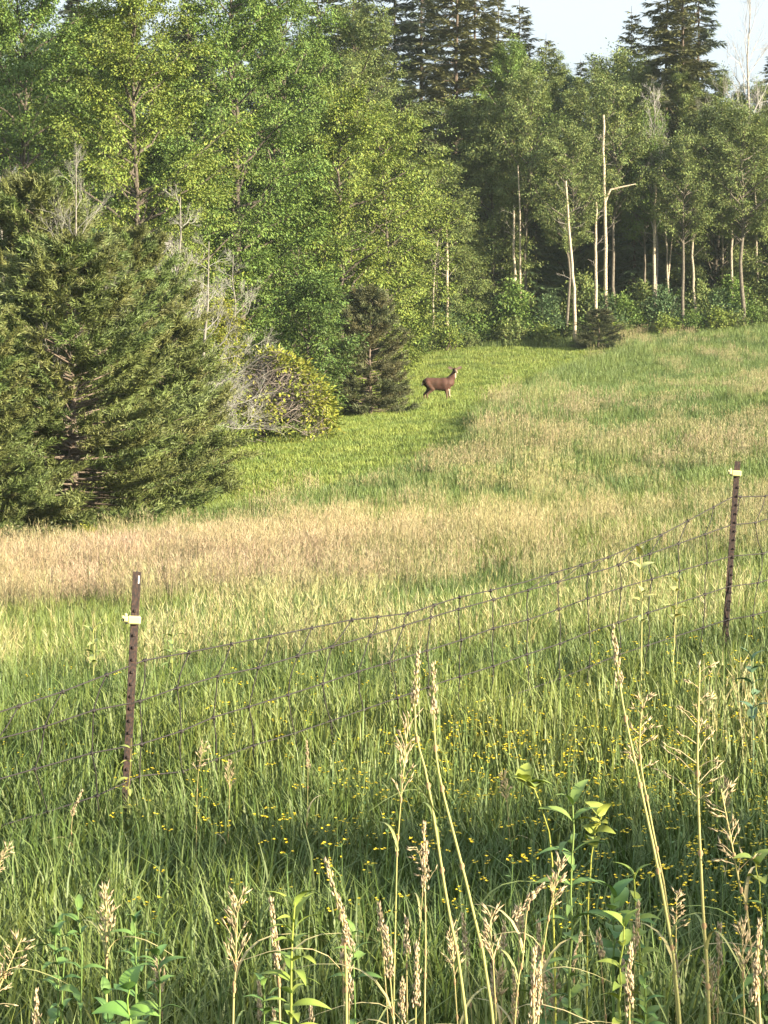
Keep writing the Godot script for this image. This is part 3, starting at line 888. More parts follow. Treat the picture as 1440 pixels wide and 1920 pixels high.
func set_grass() -> void:
	R.seed = 300
	var near := []
	for i in 3: near.append(clump(310 + i, 30, 0.13, 0.52, 0.0075, 0.28))
	var mid := []
	for i in 3: mid.append(clump(320 + i, 48, 0.26, 0.54, 0.009, 0.32))
	var far := []
	for i in 2: far.append(clump(330 + i, 76, 0.5, 0.55, 0.012, 0.34))
	var dry_mid := []
	for i in 3: dry_mid.append(clump(340 + i, 8, 0.24, 0.50, 0.006, 0.25, 22, 0.30))
	var dry_far := []
	for i in 2: dry_far.append(clump(350 + i, 14, 0.5, 0.5, 0.010, 0.25, 40, 0.30))
	var lane := []
	for i in 2: lane.append(clump(360 + i, 80, 0.5, 0.25, 0.013, 0.5))
	var g0 := Color(0.085, 0.130, 0.026)
	var g1 := Color(0.185, 0.210, 0.045)
	R.seed = 301
	var sp := {"near": [], "mid": [], "far": [], "dry_mid": [], "dry_far": [], "lane": [], "dry_near": []}
	for z in [[2.2, 9.0, 95.0], [9.0, 16.0, 70.0], [16.0, 24.0, 26.0], [24.0, 44.0, 20.0], [44.0, 72.0, 9.0], [72.0, 124.0, 6.5]]:
		var a0: float = z[0]
		var a1: float = z[1]
		var half0 := 0.215 * a1 + 2.0
		var n_ := int(half0 * 2.0 * (a1 - a0) * z[2])
		for i in n_:
			var d := R.randf_range(a0, a1)
			var x := R.randf_range(-half0, half0)
			if absf(x) > 0.215 * d + 2.0: continue
			var p := Vector3(x, ground(x, -d), -d)
			var n1 := nz.get_noise_2d(x * 14.0 + 90.0, d * 14.0)
			var n2 := nz.get_noise_2d(x * 45.0 + 300.0, d * 45.0)
			var dry := dryness(x, d)
			var g := g0.lerp(g1, clampf(0.42 + n1 * 0.8 + n2 * 0.35 + rnd(0.2), 0, 1))
			var tall := R.randf_range(0.75, 1.15) * (1.0 + 0.25 * n1)
			var by_deer := 1.0 + 0.75 * (1.0 - smoothstep(1.2, 3.5, Vector2(x - 2.4, d - 85.0).length()))
			if in_mown(x, d) and x < bank(d) + n2 * 0.6:
				sp.lane.append([p, Vector3(1, R.randf_range(0.7, 1.2) * by_deer, 1), Color(0.14, 0.195, 0.03).lerp(Color(0.24, 0.275, 0.05), clampf(0.5 + n2 + rnd(0.3), 0, 1))])
				continue
			# the meadow is made taller along the mown lane to cast shade there
			if d > 58 and d < 112 and x - bank(d) < 2.2: tall *= 1.15 + 0.45 * R.randf()
			if R.randf() < dry:
				var pink := clampf(0.35 + nz.get_noise_2d(x * 8.0 - 200.0, d * 5.0) + 0.6 * smoothstep(42, 52, d), 0, 1)
				var c := Color(0.39, 0.30, 0.185).lerp(Color(0.31, 0.215, 0.185), pink).lerp(Color(0.23, 0.25, 0.09), clampf(0.75 * (1.0 - dry) + rnd(0.25), 0, 1))
				if d < 16: sp.dry_near.append([p, Vector3(1, tall, 1), c])
				elif d < 44: sp.dry_mid.append([p, Vector3(1, tall, 1), c])
				else: sp.dry_far.append([p, Vector3(1, tall, 1), c])
				if R.randf() < 0.5: continue
				tall *= 0.8
			if d < 16: sp.near.append([p, Vector3(1, tall, 1), g])
			elif d < 44: sp.mid.append([p, Vector3(1, tall, 1), g])
			else: sp.far.append([p, Vector3(1, tall, 1), g.lerp(Color(0.125, 0.185, 0.045), 0.45)])
	scatter("meadow_grass", "green meadow grass around the wire fence", near, sp.near)
	scatter("meadow_grass", "green meadow grass in the dip beyond the fence", mid, sp.mid)
	scatter("meadow_grass", "green grass on the far side of the meadow", far, sp.far)
	scatter("seed_grass", "scattered ripe seed grass around the wire fence", [dry_mid[0]], sp.dry_near)
	scatter("seed_grass", "straw coloured ripe seed grass in the dip of the meadow", dry_mid, sp.dry_mid)
	scatter("seed_grass", "pinkish ripe seed grass on the far slope", dry_far, sp.dry_far)
	scatter("lane_grass", "short bright green grass of the lane where the deer stands", lane, sp.lane)
	print("grass ", sp.keys().map(func(k): return [k, sp[k].size()]))

# ------------------------------------------------------------------ the fence
var PA := Vector3.ZERO
var PB := Vector3.ZERO
func fence_at(px: float, py: float) -> Vector3:
	# where the line of sight through that pixel meets the upright plane of the fence
	var k := (PB.x - PA.x) / (PB.z - PA.z)
	var q := at(px, py, 1.0)
	var s := (PA.x - PA.z * k) / (q.x - q.z * k)
	return Vector3(q.x * s, EYE + (q.y - EYE) * s, q.z * s)

func t_post(label: String, base: Vector3, top: Vector3, turn: float, mark: float, tip_chip: bool, studs_right: bool) -> void:
	var o := thing("fence_post", label, "fence post", base)
	var up := (top - base)
	var l := up.length() + 0.3
	var yb := up.normalized()
	var xb := Vector3(cos(turn), 0, -sin(turn))
	xb = (xb - yb * xb.dot(yb)).normalized()
	var bs := Basis(xb, yb, xb.cross(yb))
	var t := Transform3D(bs, yb * (l * 0.5 - 0.3))
	var b := MB.new()
	b.box(t, Vector3(0.036, l, 0.006), Color.WHITE, 0.0015)
	part(o, "flange", b.mesh(M.rust))
	b = MB.new()
	b.box(t.translated_local(Vector3(0, 0, -0.0185)), Vector3(0.006, l, 0.030), Color.WHITE, 0.0012)
	part(o, "web", b.mesh(M.rust))
	var stud := MB.new()
	stud.box(Transform3D(), Vector3(0.013, 0.014, 0.010), Color.WHITE, 0.003)
	var stud_mesh := stud.mesh(M.rust)
	var y := -l * 0.5 + 0.2
	while y < l * 0.5 - 0.12:
		part(o, "stud", stud_mesh).transform = t.translated_local(Vector3(0.015 if studs_right else 0.0, y, 0.006))
		y += 0.055
	if tip_chip:
		b = MB.new()
		b.box(t.translated_local(Vector3(0.009, l * 0.5 - 0.035, 0.0036)), Vector3(0.006, 0.036, 0.0016), Color.WHITE, 0.0006)
		part(o, "paint_fleck", b.mesh(M.chip))
	# the clip-on insulator
	var c := t.translated_local(Vector3(0, l * 0.5 - mark, 0.011))
	b = MB.new()
	b.box(c.translated_local(Vector3(-0.002, 0, 0)), Vector3(0.058, 0.036, 0.026), Color.WHITE, 0.005)
	b.box(c.translated_local(Vector3(-0.042, 0.004, 0.004)), Vector3(0.026, 0.028, 0.02), Color.WHITE, 0.006)
	b.box(c.translated_local(Vector3(-0.040, 0.022, 0.006)), Vector3(0.014, 0.016, 0.014), Color.WHITE, 0.004)
	b.box(c.translated_local(Vector3(-0.053, 0.013, 0.010)), Vector3(0.010, 0.012, 0.012), Color.WHITE, 0.003)
	var ins := part(o, "insulator", b.mesh(M.cream))
	ins.set_meta("label", "cream plastic wire insulator clipped round the post")
	b = MB.new()
	b.box(c.translated_local(Vector3(-0.049, 0.001, 0.0135)), Vector3(0.008, 0.012, 0.006), Color.WHITE, 0.002)
	b.box(c.translated_local(Vector3(-0.036, -0.013, 0.0125)), Vector3(0.010, 0.010, 0.006), Color.WHITE, 0.002)
	part(ins, "wire_slot_shade", b.mesh(M.slot_shade))  # solid dark blocks, painted as the shade within the wire slots

func set_fence() -> void:
	PA = at(245, 1310, 8.5)
	PB = at(1370, 1040, 12.0)
	var b0 := at(229, 1600, 8.5)
	b0.y = ground(b0.x, b0.z)
	t_post("rusty brown steel post nearest the camera, white fleck on its tip", b0, at(257, 1072, 8.5), 0.15, 0.215, true, false)
	var b1 := at(1352, 1270, 12.0)
	b1.y = ground(b1.x, b1.z)
	t_post("dark studded steel post by the right edge, insulator near its top", b1, at(1383, 865, 12.0), -0.1, 0.075, false, true)
	var lines := [
		[[-140, 1378], [0, 1335], [117, 1297], [200, 1265], [272, 1238], [355, 1223], [434, 1207], [507, 1193], [585, 1177], [660, 1162], [765, 1150], [860, 1120], [920, 1107], [985, 1091], [1035, 1075], [1140, 1045], [1240, 1003], [1330, 955], [1373, 932], [1435, 930], [1560, 895]],
		[[-140, 1424], [0, 1385], [83, 1363], [175, 1332], [262, 1315], [332, 1290], [408, 1268], [484, 1252], [558, 1230], [622, 1213], [694, 1192], [757, 1173], [860, 1142], [985, 1108], [1140, 1066], [1240, 1031], [1372, 984], [1416, 980], [1560, 938]],
		[[-140, 1500], [65, 1442], [172, 1412], [265, 1395], [340, 1371], [400, 1345], [467, 1325], [540, 1303], [605, 1282], [672, 1259], [730, 1242], [865, 1200], [925, 1178], [990, 1162], [1048, 1142], [1102, 1122], [1165, 1102], [1370, 1043], [1430, 1038], [1560, 995]],
		[[-140, 1590], [90, 1522], [182, 1492], [262, 1455], [342, 1447], [405, 1424], [475, 1398], [552, 1375], [620, 1352], [730, 1314], [835, 1277], [925, 1249], [988, 1227], [1050, 1207], [1105, 1185], [1366, 1100], [1421, 1093], [1560, 1050]],
		[[-140, 1660], [90, 1594], [262, 1535], [420, 1490], [640, 1420], [835, 1350], [928, 1315], [1050, 1272], [1105, 1250], [1162, 1227], [1364, 1162], [1412, 1154], [1560, 1110]]]
	# where each upright crosses the five lines
	var ups := [[-95, -105, -100, -92, -95], [35, -5, -20, 0, 0], [117, 83, 65, 90, 96], [200, 175, 172, 182, 190], [272, 262, 265, 262, 265], [355, 332, 340, 342, 345], [434, 408, 400, 405, 410], [507, 484, 467, 475, 480], [585, 558, 540, 552, 556], [660, 622, 605, 620, 625], [708, 694, 672, 682, 690], [765, 757, 730, 745, 750]]
	for k in [[815, 808, 800, 803, 806], [862, 860, 865, 862, 864], [920, 925, 925, 925, 928], [1035, 990, 990, 988, 992], [1090, 1046, 1048, 1050, 1050], [1140, 1104, 1102, 1105, 1105], [1195, 1160, 1165, 1160, 1162], [1240, 1218, 1222, 1215, 1215], [1290, 1272, 1274, 1268, 1266], [1338, 1322, 1325, 1322, 1318], [1388, 1372, 1372, 1368, 1366], [1435, 1416, 1430, 1421, 1412], [1480, 1465, 1475, 1468, 1462], [1525, 1512, 1520, 1515, 1510]]: ups.append(k)
	var o := thing("wire_fence", "sagging rusty woven wire fence strung between the two steel posts", "fence", Vector3.ZERO)
	R.seed = 410
	var row_at := func(line: Array, px: float) -> float:
		for i in line.size() - 1:
			if px <= line[i + 1][0]:
				return lerpf(line[i][1], line[i + 1][1], (px - line[i][0]) / float(line[i + 1][0] - line[i][0]))
		return line[-1][1]
	for k in lines.size():
		var ps := []
		for q in lines[k]: ps.append(fence_at(q[0], q[1]))
		var b := MB.new()
		b.tube(ps, taper(ps.size() - 1, 0.0034, 0.0034), 5, Color.WHITE)
		var lw := part(o, "line_wire", b.mesh(M.wire))
		for u in ups:
			var p := fence_at(u[k], row_at.call(lines[k], u[k]))
			b = MB.new()
			b.spindle(Vector3(-0.016, -0.002, 0), Vector3(1, 0.1, 0).normalized(), 0.032, 0.009, Color.WHITE)
			b.spindle(Vector3(0.001, -0.015, 0), Vector3(0.05, 1, 0.1).normalized(), 0.030, 0.009, Color.WHITE)
			var kn := part(lw, "knot", b.mesh(M.wire))
			kn.position = p
			kn.rotation = rv() * 0.5
	for u in ups:
		var ps := []
		for k in 5: ps.append(fence_at(u[k], row_at.call(lines[k], u[k])))
		var foot: Vector3 = ps[-1] + Vector3(rnd(0.02), -0.17, rnd(0.02))
		ps.append(foot)
		var pts := [ps[0]]
		for k in 5:
			pts.append(ps[k].lerp(ps[k + 1], 0.5) + rv() * 0.012)
			pts.append(ps[k + 1])
		var b := MB.new()
		b.tube(pts, taper(pts.size() - 1, 0.0028, 0.0028), 4, Color.WHITE)
		part(o, "stay_wire", b.mesh(M.wire))

# ------------------------------------------------------------------ the deer
func set_deer() -> void:
	var S := 1.2
	var base := on_ground(824, 86)
	var o := thing("deer", "brown deer standing side on in the lane, head turned to the camera", "deer", base, 0.0)
	o.scale = Vector3.ONE * S
	# joints: [a, radius, b, radius]
	var bones := [
		[Vector3(-0.44, 0.80, 0), 0.185, Vector3(-0.10, 0.775, 0), 0.195], [Vector3(-0.10, 0.775, 0), 0.195, Vector3(0.18, 0.765, 0), 0.215], [Vector3(0.18, 0.765, 0), 0.215, Vector3(0.40, 0.80, 0), 0.155],
		[Vector3(-0.28, 0.69, 0), 0.16, Vector3(0.18, 0.655, 0), 0.175],
		[Vector3(0.36, 0.86, 0), 0.165, Vector3(0.49, 1.03, 0), 0.12], [Vector3(0.49, 1.03, 0), 0.12, Vector3(0.55, 1.19, 0.01), 0.085],
		[Vector3(0.57, 1.265, 0.0), 0.088, Vector3(0.585, 1.255, 0.09), 0.072], [Vector3(0.585, 1.255, 0.09), 0.068, Vector3(0.625, 1.18, 0.225), 0.038],
		[Vector3(-0.60, 0.86, 0), 0.04, Vector3(-0.655, 0.70, 0), 0.03]]
	for s in [-1.0, 1.0]:
		var z: float = 0.085 * s
		var f: float = 0.05 * s
		bones.append_array([[Vector3(-0.45, 0.78, z), 0.135, Vector3(-0.33 + f, 0.56, z), 0.085], [Vector3(-0.33 + f, 0.56, z), 0.08, Vector3(-0.52 + f, 0.36, z), 0.034], [Vector3(-0.52 + f, 0.36, z), 0.032, Vector3(-0.49 + f, 0.09, z), 0.022], [Vector3(-0.49 + f, 0.09, z), 0.025, Vector3(-0.455 + f, 0.012, z), 0.026],
			[Vector3(0.34, 0.76, z), 0.115, Vector3(0.29 - f, 0.53, z), 0.058], [Vector3(0.29 - f, 0.53, z), 0.055, Vector3(0.325 - f, 0.29, z), 0.030], [Vector3(0.325 - f, 0.29, z), 0.030, Vector3(0.315 - f, 0.08, z), 0.020], [Vector3(0.315 - f, 0.08, z), 0.024, Vector3(0.35 - f, 0.012, z), 0.025]])
	var cell := 0.014
	var lo := Vector3(-0.75, -0.04, -0.28)
	var nx := 106
	var ny := 107
	var nzz := 42
	var fld := PackedFloat32Array()
	fld.resize(nx * ny * nzz)
	fld.fill(1.0)
	for bn in bones:
		var a: Vector3 = bn[0]
		var b: Vector3 = bn[2]
		var ab := b - a
		var l2 := ab.length_squared()
		var pad: float = maxf(bn[1], bn[3]) + 0.07
		var q0 := ((a.min(b) - Vector3.ONE * pad - lo) / cell).floor()
		var q1 := ((a.max(b) + Vector3.ONE * pad - lo) / cell).ceil()
		for k in range(maxi(0, int(q0.z)), mini(nzz, int(q1.z) + 1)):
			for j in range(maxi(0, int(q0.y)), mini(ny, int(q1.y) + 1)):
				var row := (k * ny + j) * nx
				for i in range(maxi(0, int(q0.x)), mini(nx, int(q1.x) + 1)):
					var p := lo + Vector3(i, j, k) * cell
					var t := clampf((p - a).dot(ab) / l2, 0, 1)
					var dd := (p - a - ab * t).length() - lerpf(bn[1], bn[3], t)
					var e := fld[row + i]
					var hh := maxf(0.035 - absf(dd - e), 0.0) / 0.035
					fld[row + i] = minf(dd, e) - hh * hh * 0.035 * 0.25
	var mb := MB.new()
	var vid := {}
	for k in nzz - 1:
		for j in ny - 1:
			for i in nx - 1:
				var c0 := (k * ny + j) * nx + i
				var neg := 0
				var sum := Vector3.ZERO
				var cnt := 0
				var cv := PackedFloat32Array([fld[c0], fld[c0 + 1], fld[c0 + nx], fld[c0 + nx + 1], fld[c0 + nx * ny], fld[c0 + nx * ny + 1], fld[c0 + nx * ny + nx], fld[c0 + nx * ny + nx + 1]])
				for q in 8: neg += 1 if cv[q] < 0 else 0
				if neg == 0 or neg == 8: continue
				for e in [[0, 1], [2, 3], [4, 5], [6, 7], [0, 2], [1, 3], [4, 6], [5, 7], [0, 4], [1, 5], [2, 6], [3, 7]]:
					var f0 := cv[e[0]]
					var f1 := cv[e[1]]
					if (f0 < 0) == (f1 < 0): continue
					var t := f0 / (f0 - f1)
					var pa := Vector3(e[0] & 1, (e[0] >> 1) & 1, e[0] >> 2)
					var pb := Vector3(e[1] & 1, (e[1] >> 1) & 1, e[1] >> 2)
					sum += pa.lerp(pb, t)
					cnt += 1
				var p := lo + (Vector3(i, j, k) + sum / cnt) * cell
				vid[c0] = mb.v.size()
				mb.v.append(p)
				mb.n.append(Vector3(cv[1] - cv[0] + cv[3] - cv[2] + cv[5] - cv[4] + cv[7] - cv[6], cv[2] - cv[0] + cv[3] - cv[1] + cv[6] - cv[4] + cv[7] - cv[5], cv[4] - cv[0] + cv[5] - cv[1] + cv[6] - cv[2] + cv[7] - cv[3]).normalized())
				mb.c.append(fur(p))
	for k in range(1, nzz - 1):
		for j in range(1, ny - 1):
			for i in range(1, nx - 1):
				var c0 := (k * ny + j) * nx + i
				for st in [[1, nx, nx * ny], [nx, nx * ny, 1], [nx * ny, 1, nx]]:
					if (fld[c0] < 0) == (fld[c0 + st[0]] < 0): continue
					var q := [c0, c0 - st[1], c0 - st[1] - st[2], c0 - st[2]].map(func(z): return vid.get(z, -1))
					if q.has(-1): continue
					for e in ([0, 1, 2, 0, 2, 3] if fld[c0] < 0 else [0, 2, 1, 0, 3, 2]): mb.ix.append(q[e])
	part(o, "body", mb.mesh(M.fur))
	for s in [-1.0, 1.0]:
		var eb := MB.new()
		var r0 := Vector3(0.57 + 0.066 * s, 1.305, 0.0)
		var dir := Vector3(s * 0.93, 0.36, 0.02).normalized()
		var side := Vector3(0.0, 0.95, 0.1) - dir * dir.y * 0.95
		var ps := []
		var ws := [0.018, 0.048, 0.062, 0.050, 0.005]
		for i in 5: ps.append(r0 + dir * 0.054 * i)
		for q in [0.0, -0.008]:
			var pp := ps.map(func(p): return p + Vector3(0, 0, q))
			var col := Color(0.13, 0.09, 0.065) if q == 0.0 else Color(0.05, 0.03, 0.02)
			eb.strip(pp, ws, side, [col, col, col, col, Color(0.05, 0.03, 0.02)], 0.35)
		part(o, "ear", eb.mesh(M.fur))
		var ey := MB.new()
		ey.spindle(Vector3(0.583 + 0.066 * s, 1.27, 0.075), Vector3(0.1 * s, -0.2, 1).normalized(), 0.034, 0.016, Color(0.01, 0.008, 0.006))
		part(o, "eye", ey.mesh(M.fur))
	var nb := MB.new()
	nb.spindle(Vector3(0.623, 1.19, 0.238), Vector3(0.1, -0.25, 1).normalized(), 0.034, 0.026, Color(0.012, 0.010, 0.010))
	part(o, "nose", nb.mesh(M.fur))

func fur(p: Vector3) -> Color:
	# red-brown summer coat, pale throat, belly, face bands and inner legs
	var q := 0.9 + 0.2 * nz.get_noise_3d(p.x * 300.0, p.y * 300.0, p.z * 300.0)
	var brown := Color(0.066, 0.025, 0.013) * q
	var cream := Color(0.55, 0.45, 0.33) * q
	var c := brown
	if p.y < 0.58 and absf(p.z) < 0.09 and p.x > -0.4 and p.x < 0.35 and p.y > 0.48: c = cream
	if p.x > 0.575 and p.y < 1.17 and p.y > 0.95 and p.z > -0.05: c = brown.lerp(cream, 0.6)
	if p.y > 1.1 and p.z > 0.16: c = brown.lerp(cream, 0.75 if p.y < 1.2 else 0.3)
	if p.y < 0.5: c = Color(0.10, 0.055, 0.033) * q
	if p.x > 0.33 and p.y < 0.55 and p.y > 0.3: c = brown.lerp(cream, 0.5)
	if p.y < 0.03: c = Color(0.02, 0.017, 0.015)
	if p.x < -0.62 and p.y < 0.80: c = cream
	return Color(c.r, c.g, c.b, 1)

# ------------------------------------------------------------------ plants by the camera
func stalk(label: String, pts: Array, d: float, r: float, head: String, hl: float, green: float, seed_: int, group := "") -> Node3D:
	# pts: from the lowest seen point up to the tip, as the picture shows them; the stem goes on down to the ground
	R.seed = seed_
	var ps := []
	for q in pts: ps.append(at(q[0], q[1], d + (q[2] if q.size() > 2 else 0.0)))
	var p0: Vector3 = ps[0]
	var dn: Vector3 = (ps[0] - ps[1]).normalized()
	var gx := p0 + dn * (p0.y - ground(p0.x, p0.z)) * 0.5
	var base := Vector3(gx.x, ground(gx.x, gx.z) - 0.02, gx.z)
	var o := thing("grass_stalk", label, "grass stalk", base, 0.0, group)
	ps.push_front(base)
	var c := Curve3D.new()
	for i in ps.size():
		var t: Vector3 = (ps[mini(i + 1, ps.size() - 1)] - ps[maxi(i - 1, 0)]) * 0.17
		c.add_point(ps[i] - base, -t, t)
	var fine := []
	for i in 15: fine.append(c.samplef(i / 14.0 * (ps.size() - 1)))
	var col := Color(0.42, 0.34, 0.15).lerp(Color(0.30, 0.34, 0.09), green)
	var b := MB.new()
	b.tube(fine, taper(14, r, r * 0.45), 6, col)
	for k in 4:   # swollen joints of the stem
		var j := along(fine, 0.3 + k * 0.15)
		b.tube([j - Vector3(0, 0.006, 0), j, j + Vector3(0, 0.006, 0)], [r * 0.9, r * 1.5, r * 0.9], 6, Color(0.34, 0.22, 0.11), false)
	part(o, "stem", b.mesh(M.straw))
	if head != "none":
		var hb := MB.new()
		var tip: Vector3 = fine[-1]
		var dir: Vector3 = (fine[-1] - fine[-3]).normalized()
		var tan_ := Color(0.50, 0.38, 0.235)
		if head == "narrow":
			for i in int(90 * hl / 0.12):
				var f := R.randf()
				var dd := (dir + rv() * 0.32).normalized()
				var q := R.randf_range(0.6, 1.15)
				hb.spindle(tip - dir * hl * f * 0.95 + rv() * 0.005 * (0.5 + f), dd, R.randf_range(0.009, 0.015), R.randf_range(0.0011, 0.0021), Color(tan_.r * q, tan_.g * q, tan_.b * q, 1))
		else:
			var wide := 0.75 if head == "loose" else 0.38
			for i in 20:
				var f := (i + R.randf()) / 20.0
				var a := tip - dir * hl * f
				var out := (side_of(dir) * wide + dir * 0.8).normalized()
				var bl := hl * R.randf_range(0.22, 0.5) * (0.45 + 0.55 * f)
				var e := a + out * bl + Vector3(0, -bl * (0.35 if head == "loose" else 0.05), 0)
				hb.tube([a, a.lerp(e, 0.55) + Vector3(0, bl * 0.06, 0), e], [0.0009, 0.0007, 0.0005], 3, Color(0.45, 0.36, 0.2), false)
				for k in R.randi_range(2, 4):
					var q := R.randf_range(0.65, 1.15)
					var g := a.lerp(e, R.randf_range(0.45, 1.0))
					hb.spindle(g, (out + rv() * 0.35 + Vector3(0, -0.2, 0)).normalized(), R.randf_range(0.012, 0.024), R.randf_range(0.0010, 0.0019), Color(tan_.r * q, tan_.g * q, tan_.b * q * 0.95, 1))
		part(o, "seed_head", hb.mesh(M.straw))
	for k in 2:   # dry blades
		var f := R.randf_range(0.12, 0.55)
		var a := along(fine, f)
		var az := R.randf() * TAU
		var out := Vector3(cos(az), 0, sin(az))
		var l := R.randf_range(0.12, 0.26)
		var lb := MB.new()
		var lc := Color(0.16, 0.22, 0.05).lerp(Color(0.48, 0.38, 0.2), R.randf())
		var lp := []
		var lw := []
		for i in 8:
			var u := i / 7.0
			lp.append(a + out * l * (0.25 * u + 0.75 * u * u) + Vector3(0, l * (1.3 * u - 1.15 * u * u) * (0.7 + 0.3 * f), 0))
			lw.append(0.0034 * pow(1.0 - u, 0.6) + 0.0003)
		lb.strip(lp, lw, out.cross(Vector3.UP), [lc, lc, lc, lc, lc, lc, lc, lc], 0.3)
		part(o, "leaf", lb.mesh(M.straw))
	return o

var leaf_shapes := {}
func leaf_mesh(kind: String) -> Mesh:
	# leaves one metre long along -z, scaled where they grow
	if leaf_shapes.has(kind): return leaf_shapes[kind]
	var b := MB.new()
	var ps := []
	var ws := []
	var cs := []
	var n_ := 7
	for i in n_ + 1:
		var t := float(i) / n_
		ps.append(Vector3(0, 0.10 * sin(t * PI) - 0.28 * t * t, -t))
		if kind == "lance": ws.append(0.135 * pow(sin(PI * pow(t, 0.8)), 0.9) + 0.004)
		elif kind == "heart": ws.append(0.36 * pow(sin(PI * pow(t * 0.97 + 0.02, 0.55)), 0.8) + 0.004)
		else: ws.append(0.20 * pow(sin(PI * pow(t, 0.7)), 0.85) + 0.004)
		cs.append(Color(0.92, 0.92, 0.9) if i % 2 else Color.WHITE)
	b.strip(ps, ws, Vector3.RIGHT, cs, 0.28)
	leaf_shapes[kind] = b.mesh(M.leaf)
	return leaf_shapes[kind]

func weed(label: String, called: String, pts: Array, d: float, r: float, kind: String, pairs: int, l0: float, l1: float, col: Color, seed_: int, from := 0.3, upright := 0.35, group := "") -> Node3D:
	R.seed = seed_
	var ps := []
	for q in pts: ps.append(at(q[0], q[1], d))
	var p0: Vector3 = ps[0]
	var base := Vector3(p0.x, ground(p0.x, p0.z) - 0.02, p0.z)
	var o := thing(called, label, "weed", base, 0.0, group)
	if p0.y > base.y + 0.05: ps.push_front(base)
	var fine := []
	for p in ps: fine.append(p - base)
	var b := MB.new()
	var sp := []
	for i in 11: sp.append(along(fine, i / 10.0) + (rv() * 0.003 if i else Vector3.ZERO))
	b.tube(sp, taper(10, r, r * 0.4), 6, Color.WHITE)
	var stem := part(o, "stem", b.mesh(M.straw))
	var lc := col.srgb_to_linear()
	stem.material_override = tinted(M.straw, lin(lc.r * 1.2, lc.g * 1.05, lc.b))
	for i in pairs:
		var t := lerpf(from, 1.0, (i + 0.5 + rnd(0.25)) / pairs)
		var a := along(fine, t)
		var az := i * 1.57 + rnd(0.6)
		for s in 2:
			var l := lerpf(l0, l1, t) * R.randf_range(0.75, 1.15)
			var lf := part(o, "leaf", leaf_mesh(kind))
			var el := upright + rnd(0.25) + 0.5 * smoothstep(0.8, 1.0, t)
			lf.transform = Transform3D(Basis.from_euler(Vector3(el, az + s * PI + rnd(0.3), rnd(0.4))).scaled_local(Vector3(l, l, l) * Vector3(R.randf_range(0.85, 1.2), 1, 1)), a)
			var m := R.randf()
			lf.material_override = tinted(M.leaf, col if m < 0.6 else (lin(lc.r * 1.25, lc.g * 1.12, lc.b) if m < 0.8 else lin(lc.r * 0.8, lc.g * 0.9, lc.b)))
	return o

